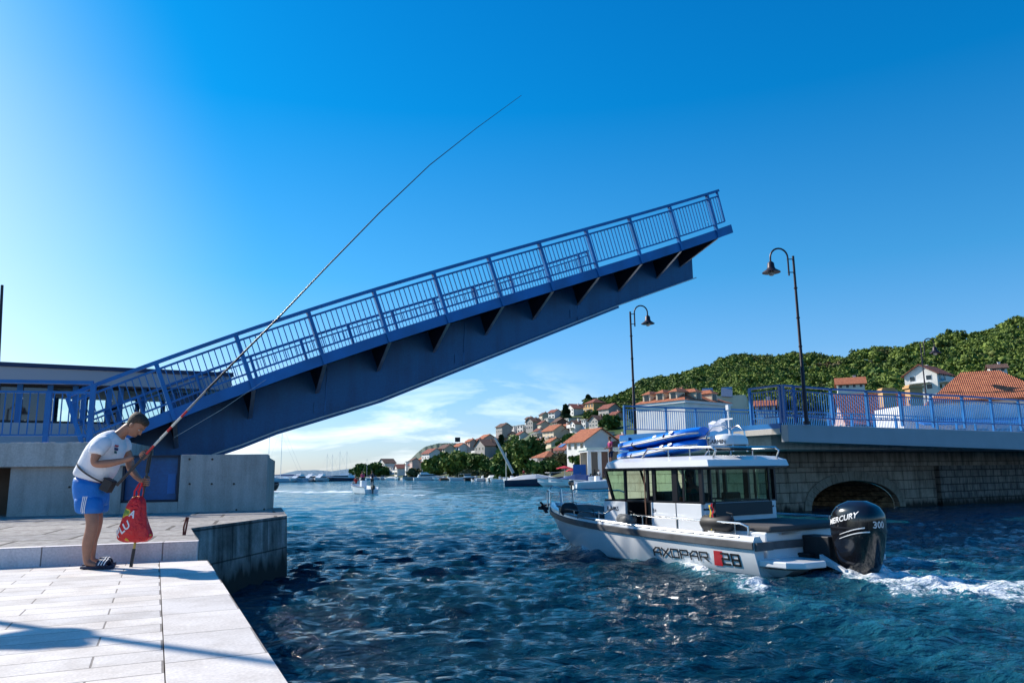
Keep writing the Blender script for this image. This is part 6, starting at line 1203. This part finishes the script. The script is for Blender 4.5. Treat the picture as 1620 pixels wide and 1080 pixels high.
# flag on a short staff
t_ = empty('flag', (0, 0, 0), 0, 'furled black red and gold flag on the port stern rail', 'flag'); t_.matrix_world = MW @ Matrix.Translation((.98, 1.30, .72))
MB().tube([(0, 0, 0), (-.06, .0, .62)], .010, 6).build('staff', RUBBER, t_)
for k_, (m_, dz) in enumerate(((BLACKM, .0), (RED, -.03), (YEL, -.06))):
    MB().loft([[(-.05+.05*k_+.012*math.sin(z*40+k_), .014*math.cos(z*33+k_*2)+.01*k_, z), (-.01+.05*k_+.015*math.sin(z*30), .014*math.cos(z*37)+.012, z)] for z in np.linspace(.56+dz, .12+dz, 10)], closed=False, cap=False).build('cloth', m_, t_, smooth=True)
# radio whip beside the door
tag(MB().tube([(MW @ Vector((3.0, 1.12, .7)))[:], (MW @ Vector((3.0, 1.12, 1.88)))[:]], .014, 6).build('boat_hook', mat('brown_pole', (.25, .12, .07), .5), org=MW @ Vector((3.0, 1.12, .7))), 'thin brown pole standing upright beside the cabin door', 'pole')
# helmsman
hv = MW @ Vector((2.38, .42, .52)); figure('person', hv[:], math.pi/2+PH, 'helmsman silhouetted behind the side window of the motor boat cabin', CL['teal'], CL['black'], 'sit', sub=2)
hv = MW @ Vector((3.25, -.40, .50)); figure('person', hv[:], math.pi/2+PH+1.2, 'passenger in dark clothing sitting forward in the motor boat cabin', CL['black'], CL['black'], 'sit', sub=2, sc=.85)

# ------------------------------------------------------------------ the fisherman (near side of the body faces the camera)
from mathutils.bvhtree import BVHTree
MO = onZ(160, 897.5, ZL); YM = MO.y
def m_(px, py, dy=0.0): return onY(px, py, YM+dy) - MO
def mk(px, py, dy, *r): v = m_(px, py, 0); return (v.x, dy, v.z, *r)
man = empty('person', MO[:], 0, 'man in white t-shirt and blue shorts bending over his fishing rod on the quay', 'person')
PXM = YM/1200.0*1.0
N_ = [mk(143, 778, 0, .115, .115), mk(150, 755, 0, .13, .14), mk(163, 726, 0, .14, .15), mk(177, 702, 0, .10, .12), mk(189, 688, 0, .056), mk(198, 680, 0, .058), mk(212, 672, 0, .075)]
E_ = [(i, i+1) for i in range(6)]
def limb(root, pts):
    k = len(N_); N_.extend(pts); E_.append((root, k)); E_.extend([(i, i+1) for i in range(k, k+len(pts)-1)])
limb(0, [mk(148, 797, -.085, .076), mk(156, 822, -.11, .066), mk(154, 838, -.11, .062), mk(148, 856, -.11, .062), mk(146, 880, -.11, .037), mk(147, 889, -.11, .040), mk(166, 892.5, -.12, .030), mk(181, 894, -.12, .022)])
limb(0, [mk(141, 797, .085, .076), mk(146, 822, .10, .064), mk(143, 838, .10, .058), mk(137, 856, .10, .058), mk(137, 880, .10, .036), mk(137, 888, .10, .038), mk(152, 891, .10, .028), mk(165, 893, .10, .020)])
limb(3, [mk(175, 704, -.18, .058), mk(170, 722, -.235, .052), mk(167, 735, -.235, .044), mk(190, 733, -.21, .044), mk(211, 728, -.17, .028), mk(219, 725, -.16, .030), mk(224, 722.5, -.157, .027)])
limb(3, [mk(182, 705, .18, .058), mk(188, 724, .22, .050), mk(192, 741, .20, .043), mk(205, 752, .13, .038), mk(217, 759, .07, .027), mk(224, 761.5, .05, .030), mk(228, 762.5, .042, .026)])
body = skin('body', N_, E_, SKIN, man, sub=2)
# head, hands joined into the same mesh
hm = MB()
tilt = R(48); HMx = Matrix.Translation(m_(215, 672.5, 0)) @ Matrix.Rotation(tilt, 4, 'Y')
def hp(v): return HMx @ Vector(v)
rings = []
for i in range(15):
    f = i/14; z = -.122+.245*f       # chin to crown
    fr = np.interp(f, [0, .08, .2, .35, .5, .62, .8, .93, 1], [.030, .072, .092, .092, .086, .092, .086, .055, .012]); bk = np.interp(f, [0, .08, .2, .35, .5, .7, .85, .95, 1], [.010, .015, .045, .080, .100, .108, .090, .055, .012]); wd2 = np.interp(f, [0, .08, .2, .4, .6, .8, .93, 1], [.018, .042, .060, .072, .077, .072, .045, .010])
    rings.append([hp(((fr if math.cos(a_) > 0 else bk)*math.cos(a_), wd2*math.sin(a_), z)) for a_ in [2*math.pi*j/20 for j in range(20)]])
hm.loft(rings)
hm.loft([[hp((.083, -.010, .015)), hp((.083, .010, .015)), hp((.095, 0, .018))], [hp((.085, -.019, -.034)), hp((.085, .019, -.034)), hp((.118, 0, -.030))], [hp((.080, -.012, -.044)), hp((.080, .012, -.044)), hp((.095, 0, -.043))]])   # nose
for s_ in (-1, 1): hm.ball(hp((-.005, s_*.078, -.008)), (.020, .011, .032), 10, M=HMx.to_3x3())        # ears
hm.ball(hp((.084, 0, -.072)), (.012, .024, .006), 10, M=HMx.to_3x3()); hm.ball(hp((.083, 0, -.083)), (.012, .021, .007), 10, M=HMx.to_3x3())   # lips
for s_ in (-1, 1): hm.ball(hp((.080, s_*.032, .022)), (.012, .022, .006), 8, M=HMx.to_3x3())       # brow
def hand(c, ax, back, curl=1.0, rr=.019):
    """fingers curl round the axis ax at point c; back = direction from the axis to the palm"""
    ax = Vector(ax).normalized(); back = (Vector(back)-ax*Vector(back).dot(ax)).normalized(); side = ax.cross(back)
    hm.ball(c+back*(rr+.014)+ax*0, (.044, .030, .022), 12, M=Matrix((ax, side, back)).transposed())
    for i, (ln, r_) in enumerate(((.9, .0088), (1.0, .0092), (.95, .0088), (.8, .0076))):
        o_ = c+ax*(-.031+.021*i); pts = []
        for k in range(7):
            a_ = R(20)+R(235)*ln*curl*k/6; pts.append(o_+back*math.cos(a_)*(rr+.008)+side*math.sin(a_)*(rr+.010))
        hm.tube(pts, [r_*1.1, r_*1.1, r_*1.05, r_, r_*.95, r_*.85, r_*.6], 8)
    o_ = c+ax*.045; hm.tube([o_+back*(rr+.012), o_+ax*.012+back*(rr*.6)-side*.020, o_+ax*.004-back*.006-side*(rr+.004), o_-ax*.012-back*(rr+.006)-side*.004], [.012, .0105, .0095, .006], 8)
rodA, rodB = m_(185, 767, -.12), m_(232, 716, -.16)
hc = m_(229, 720, -.155); raxis = (rodB-rodA).normalized(); hc.y = -.155
hand(hc, raxis, Vector((-.8, 0, -.25)))
hl = m_(232, 762, .04); pA, pB = m_(238, 716, .04), m_(207, 897, .02)
hand(hl, (pA-pB), Vector((-.9, .1, .25)), 1.0)
h_o = hm.build('tmp', SKIN, None, smooth=True)
for m0 in list(h_o.modifiers): h_o.modifiers.remove(m0)
bm = bmesh.new(); bm.from_mesh(body.data); bm.from_mesh(h_o.data); bm.to_mesh(body.data); bm.free(); bpy.data.objects.remove(h_o); body.data.polygons.foreach_set('use_smooth', [True]*len(body.data.polygons))
# eyes and hair
for s_ in (-1, 1):
    MB().ball(hp((.078, s_*.031, .004)), (.010, .014, .008), 10, M=HMx.to_3x3()).build('eye', mat('eye_white', (.5, .48, .45), .3), man, smooth=True)
hr = MB(); rings = []
for i in range(13):
    f = i/12; z = -.045+.178*f
    fr = np.interp(f, [0, .30, .55, .62, .8, .93, 1], [-.030, -.012, .03, .088, .090, .062, .015]); bk = np.interp(f, [0, .2, .45, .7, .85, .95, 1], [.085, .105, .118, .118, .098, .066, .015]); w2 = np.interp(f, [0, .3, .6, .8, .93, 1], [.070, .080, .086, .080, .052, .012])
    rings.append([hp((((fr if math.cos(a_) > 0 else bk))*math.cos(a_)*(1 if fr > 0 or math.cos(a_) < 0 else -1)*1.0 if fr > 0 or math.cos(a_) <= 0 else fr*math.cos(a_), w2*math.sin(a_), z+.004*math.sin(a_*7+i))) for a_ in [2*math.pi*j/24 for j in range(24)]])
hr.loft(rings).build('hair', HAIR, man, smooth=True)
# shirt
def tring(px, py, a_px, b2, dx, dz, n=28, wr=0.0, seed=0):
    c = m_(px, py, 0); e_ = Vector((dx, 0, dz)).normalized(); a_ = .95*a_px*YM/1200; o = []
    for j in range(n):
        t_ = 2*math.pi*j/n; k = 1+wr*(math.sin(5*t_+seed)*.5+math.sin(9*t_+seed*2.3)*.5); o.append(Vector((c.x, 0, c.z))+e_*a_*math.cos(t_)*k+Vector((0, 1, 0))*b2*math.sin(t_)*k)
    return o
SHR = [(143.5, 759.5, 29.5, .150, 57, -17, .05), (145.5, 754, 30.5, .158, 58, -16, .03), (150, 747, 32.5, .168, 62, -12, .02), (155, 739, 33, .175, 66, -8, .02), (160.5, 725, 31.5, .180, 64, -10, .012), (167.5, 711, 30.5, .188, 58, -14, .012), (175.5, 699, 25.5, .195, 46, -20, .01), (181, 693, 19.5, .17, 36, -24, .0), (185.5, 688.5, 13.5, .12, 28, -24, 0), (188.5, 685.5, 9.5, .08, 26, -24, 0)]
st = MB().loft([tring(px, py, a_, b2, dx, dz, wr=w_, seed=i*.7) for i, (px, py, a_, b2, dx, dz, w_) in enumerate(SHR)], cap=True)
for s_, px in ((-1, 176), (1, 182)):
    st.tube([m_(px+2, 697, 0)+Vector((0, s_*.10, 0)), m_(px-1, 704, 0)+Vector((0, s_*.185, 0)), m_(px-5, 713, 0)+Vector((0, s_*.225, 0)), m_(px-6, 721, 0)+Vector((0, s_*.238, 0))], [.085, .094, .080, .076], 18)
shirt = st.build('shirt', TSH, man, smooth=True, sub=1)
# shorts
sb2 = MB(); sb2.loft([tring(px, py, a_, b2, dx, dz, wr=w_, seed=i) for i, (px, py, a_, b2, dx, dz, w_) in enumerate([(146, 756, 28, .158, 50, -14, 0), (144.5, 765, 28.5, .170, 50, -10, .01), (144, 776, 27.8, .180, 50, -4, .01), (145, 787, 26, .180, 50, 0, .01), (146, 797, 24, .175, 50, 0, .01), (146.5, 801, 20, .15, 50, 0, .01)])])
for s_, dxp in ((-1, 3), (1, -4)):
    rr_ = [(145+dxp*.5, 782, 21.5, .090), (145.5+dxp*.6, 793, 22.5, .098), (146+dxp*.8, 803, 22.5, .102), (147+dxp, 813, 22.5, .105)]
    sb2.loft([[p+Vector((0, s_*.088, 0)) for p in tring(px, py, a_, b2, 1, 0, wr=.045, seed=i+s_)] for i, (px, py, a_, b2) in enumerate(rr_)])
shorts = sb2.build('shorts', SHORT, man, smooth=True, sub=1)
def bvh(o):
    dg = bpy.context.evaluated_depsgraph_get(); return BVHTree.FromObject(o, dg)
def hug(tree, px, py, out=.004):
    v = m_(px, py, 0); h_ = tree.ray_cast(Vector((v.x, -1.5, v.z)), Vector((0, 1, 0))); return Vector((v.x, (h_[0].y if h_[0] else -.2)-out, v.z))
bt, bs3 = bvh(shorts), bvh(shirt)
for k_ in range(3):
    q = MB(); L2 = []
    for j in range(9):
        f = j/8; px = 146.3+k_*2.6-3.6*f; py = 784+26*f; L2.append([hug(bt, px, py), hug(bt, px+1.3, py)])
    q.loft(L2, closed=False, cap=False).build('white_stripe', WHITEP, shorts)
for px, py, w2, h2, m2 in ((194.5, 704.5, 3.0, 3.2, RED), (194.0, 709, 3.0, 4.0, mat('navy_print', (.02, .03, .12), .7)), (192.2, 714, 4.6, 3.6, mat('teal_print', (.02, .12, .12), .7))):
    MB().loft([[hug(bs3, px, py), hug(bs3, px+w2, py-.5)], [hug(bs3, px-.6, py+h2), hug(bs3, px+w2-.6, py+h2-.5)]], closed=False, cap=False).build('chest_print', m2, shirt)
# waist belt and rod pouch
MB().tube([m_(0, 0, 0)*0+p for p in tring(152, 749, 33.5, .190, 46, -30, n=32)]+[tring(152, 749, 33.5, .190, 46, -30, n=32)[0]], .013, 6, cap=False, squash=.5).build('belt', RUBBER, man)
pc = m_(179, 767, 0); pc.y = -.10
MB().box(pc, (.105, .10, .13), M=Matrix.Rotation(R(25), 3, 'Y')).box(pc+Vector((.02, -.01, .055)), (.10, .11, .02), M=Matrix.Rotation(R(25), 3, 'Y')).build('rod_pouch', RUBBER, man, bevel=.015)
# slides
for px, dy in ((163, -.115), (148, .10)):
    c = m_(px, 895.6, 0); b_ = MB()
    prof = [(-.155, .040), (-.14, .046), (-.05, .044), (.04, .052), (.11, .052), (.16, .036), (.175, .015)]
    b_.loft([[(c.x+x_, dy-w_, c.z-.006), (c.x+x_, dy+w_, c.z-.006), (c.x+x_, dy+w_, c.z+.018+.012*(x_ > .14)), (c.x+x_, dy-w_, c.z+.018+.012*(x_ > .14))] for x_, w_ in prof])
    sl_ = b_.build('slide', mat('navy_rubber', (.012, .018, .05), .6) if dy < 0 else bpy.data.materials['navy_rubber'], man, bevel=.005)
    sr = MB(); rgs = []
    for x_, hgt in ((.015, .066), (.05, .072), (.085, .066), (.12, .050)): rgs.append([(c.x+x_, dy+.058*math.cos(a_), c.z+.012+hgt*math.sin(a_)) for a_ in np.linspace(0, math.pi, 11)])
    sr.loft(rgs, closed=False, cap=False); so_ = sr.build('strap', bpy.data.materials['navy_rubber'], sl_, smooth=True); m0 = so_.modifiers.new('t', 'SOLIDIFY'); m0.thickness = .005; m0.offset = 1
    for x_ in (.030, .058, .086):
        MB().loft([[(c.x+x_+d_-.25*(.0)+.02*math.sin(a_), dy+.0655*math.cos(a_), c.z+.012+(.078-.9*abs(x_-.05)*.12)*math.sin(a_)) for a_ in np.linspace(R(15), R(165), 9)] for d_ in (0, .012)], closed=False, cap=False).build('stripe', WHITEP, sl_)
# wristwatch-free; fishing rod: a thing of its own, held in the right hand and socketed in the pouch
rod = empty('fishing_rod', (rodA+MO)[:], 0, 'very long fishing rod with red and white bands slanting across the bridge into the sky', 'fishing rod')
RP = [(185, 767), (231.5, 717.5), (244, 704), (265, 682), (272, 674.6), (287, 659), (296, 649.5), (326, 618), (385, 558), (440, 503), (520, 419), (600, 337), (680, 261), (755, 202), (825, 151)]
rp3 = [onY(px, py, YM-.12-.05*min(1, i)-.02*i) for i, (px, py) in enumerate(RP)]; rr3 = list(np.interp([p.x for p in rp3], [rp3[0].x, rp3[2].x, rp3[8].x, rp3[-1].x], [.016, .013, .010, .0022]))
RW = mat('rod_white', (.62, .60, .52), .3); RR = mat('rod_red', (.5, .02, .02), .3); RK = mat('rod_carbon', (.02, .022, .026), .3)
for nm, i0, i1, m2 in (('butt', 0, 1, RK), ('red_band', 1, 2, RR), ('white_section', 2, 3, RW), ('red_band', 3, 4, RR), ('white_section', 4, 5, RW), ('red_band', 5, 6, RR), ('grey_section', 6, 7, mat('rod_grey', (.25, .25, .24), .3)), ('upper_blank', 7, 14, RK)):
    org = rodA+MO; MB().tube([p-org for p in rp3[i0:i1+1]], rr3[i0:i1+1], 10).build(nm, m2, rod, smooth=True)
# second pole held upright in the left hand
pole = empty('landing_pole', (pB+MO)[:], 0, 'dark telescopic pole with a gold lower half standing on the paving in his left hand', 'pole')
def pt(f): return (pA-pB)*f
for nm, f0, f1, r_, m2 in (('foot', 0, .16, .017, RK), ('lower_tube', .16, .50, .0125, GOLD), ('middle_tube', .50, .82, .011, mat('dark_tube', (.05, .055, .05), .35)), ('grip', .82, 1.02, .020, RK)): MB().tube([pt(f0), pt(f1)], r_, 10).build(nm, m2, pole, smooth=True)
MB().box(pt(.72)+Vector((.0, -.0, 0)), (.05, .03, .05)).build('clamp', RK, pole)
# carrier bag hanging from the left hand
bo = m_(224, 766, 0)+MO; bo.y = YM-.02
bag = empty('carrier_bag', bo[:], 0, 'bulging red plastic carrier bag with white letters hanging from his left hand', 'bag')
def bmat():
    m = bpy.data.materials.new('printed_red_plastic'); m.use_nodes = True; t = m.node_tree; P = t.nodes['Principled BSDF']; P.inputs['Roughness'].default_value = .35
    co = N(t, 'ShaderNodeTexCoord'); n = N(t, 'ShaderNodeTexNoise'); n.inputs['Scale'].default_value = 5.5; n.inputs['Detail'].default_value = 1; t.links.new(co.outputs['Object'], n.inputs['Vector'])
    r = N(t, 'ShaderNodeValToRGB'); e_ = r.color_ramp.elements; r.color_ramp.interpolation = 'CONSTANT'; e_[0].color = (.70, .015, .02, 1); e_[1].position = .60; e_[1].color = (.75, .50, .04, 1)
    for p_, c_ in ((.625, (.22, .36, .05, 1)), (.665, (.70, .015, .02, 1))): q = e_.new(p_); q.color = c_
    t.links.new(n.outputs[0], r.inputs[0]); t.links.new(r.outputs[0], P.inputs['Base Color'])
    P.inputs['Transmission Weight'].default_value = 0; P.inputs['Subsurface Weight'].default_value = .25; P.inputs['Subsurface Radius'].default_value = (.1, .02, .02)
    n2 = N(t, 'ShaderNodeTexNoise'); n2.inputs['Scale'].default_value = 14; n2.inputs['Detail'].default_value = 5; n2.inputs['Distortion'].default_value = 1.5; t.links.new(co.outputs['Object'], n2.inputs['Vector'])
    b_ = N(t, 'ShaderNodeBump'); b_.inputs['Distance'].default_value = .03; t.links.new(n2.outputs[0], b_.inputs['Height']); t.links.new(b_.outputs[0], P.inputs['Normal']); return m
def bl(px, py): v = onY(px, py, YM-.02)-bo; return v
rgs = []
for i, (py, cx_, hw2, dp) in enumerate([(784, 217, 6, .022), (790, 217, 12, .045), (798, 216.5, 14.5, .06), (808, 215, 16, .07), (820, 214, 18.5, .082), (832, 213, 22.5, .09), (842, 212.5, 26.5, .088), (849, 213, 28, .075), (854, 213.5, 24, .055), (857, 214, 15, .03)]):
    c = bl(cx_, py); a_ = hw2*YM/1200; rgs.append([(c.x+a_*math.copysign(abs(math.cos(t_))**.8, math.cos(t_))*(1+.05*math.sin(7*t_+i*.9)), c.y+dp*math.sin(t_)*(1+.14*math.sin(5*t_+i*.6)+.08*math.sin(11*t_)), c.z+.012*math.sin(3*t_+i)) for t_ in [2*math.pi*j/32 for j in range(32)]])
bgo = MB().loft(rgs).build('bag_body', bmat(), bag, smooth=True, sub=1)
for dx in (-.035, .035): MB().tube([bl(217, 788)+Vector((dx, 0, 0)), bl(216, 776)+Vector((dx*.4, -.01, 0)), bl(221, 764), bl(225, 763), bl(222, 776)+Vector((dx*.6, .02, 0)), bl(220, 788)+Vector((dx*.7, .02, 0))], .009, 6, squash=.35).build('handle', mat('red_plastic_strap', (.65, .02, .03), .4) if dx < 0 else bpy.data.materials['red_plastic_strap'], bag)
def bag_text(txt, px, py, size, rot):
    tb = bvh(bgo); cu = bpy.data.curves.new('t', 'FONT'); cu.body = txt; cu.size = size; cu.offset = .003; cu.resolution_u = 2
    t = bpy.data.objects.new('tmp', cu); COL.objects.link(t); dg = bpy.context.evaluated_depsgraph_get(); me = bpy.data.meshes.new_from_object(t.evaluated_get(dg)); bpy.data.objects.remove(t)
    bm = bmesh.new(); bm.from_mesh(me); bmesh.ops.subdivide_edges(bm, edges=bm.edges, cuts=1); o0 = bl(px, py)
    for v in bm.verts:
        x, z = v.co.x*math.cos(rot)-v.co.y*math.sin(rot)+o0.x, v.co.x*math.sin(rot)+v.co.y*math.cos(rot)+o0.z
        h_ = tb.ray_cast(Vector((x, -1, z)), Vector((0, 1, 0))); v.co = Vector((x, (h_[0].y if h_[0] else 0)-.004, z))
    bm.to_mesh(me); bm.free(); me.materials.clear(); me.materials.append(WHITEP); me.name = 'lettering'; o = bpy.data.objects.new('lettering', me); COL.objects.link(o); o.parent = bag
bag_text('PLU', 190, 850, .115, R(38)); bag_text('A', 209, 815, .095, R(-20))
# unseen lamp-shaped posts outside the frame, added only to cast shadows on the paving
for k_, (gx, gy, dist, hgt, lb) in enumerate(((0, 985, 7.2, 9.5, 'unseen lamp shaped shadow caster added beyond the left edge of the view'), (-35, 1030, 6.6, 4.5, 'second unseen lamp shaped shadow caster added beyond the left edge of the view'))):
    g0 = onZ(gx, gy, ZL); sd = Vector((-SUN.x, -SUN.y, 0)).normalized(); b0 = g0 - sd*dist; b0.z = ZL
    lamp(b0, (0, 0), 0, 1, lb, R(90*k_)) if False else None
    t_ = empty('street_lamp', b0[:], 0, lb, 'street lamp'); MB().tube([(0, 0, 0), (0, 0, hgt)], [.07, .045], 10).build('post', BLACKM, t_)
    MB().tube([(0, 0, hgt-.1), (.3, 0, hgt+.25), (.7, 0, hgt+.1)], .03, 6).build('bracket', BLACKM, t_); MB().lathe([(.08, 0), (.15, -.2), (.30, -.28), (.30, -.32)], (.7, 0, hgt+.1), 16).build('shade', BLACKM, t_)
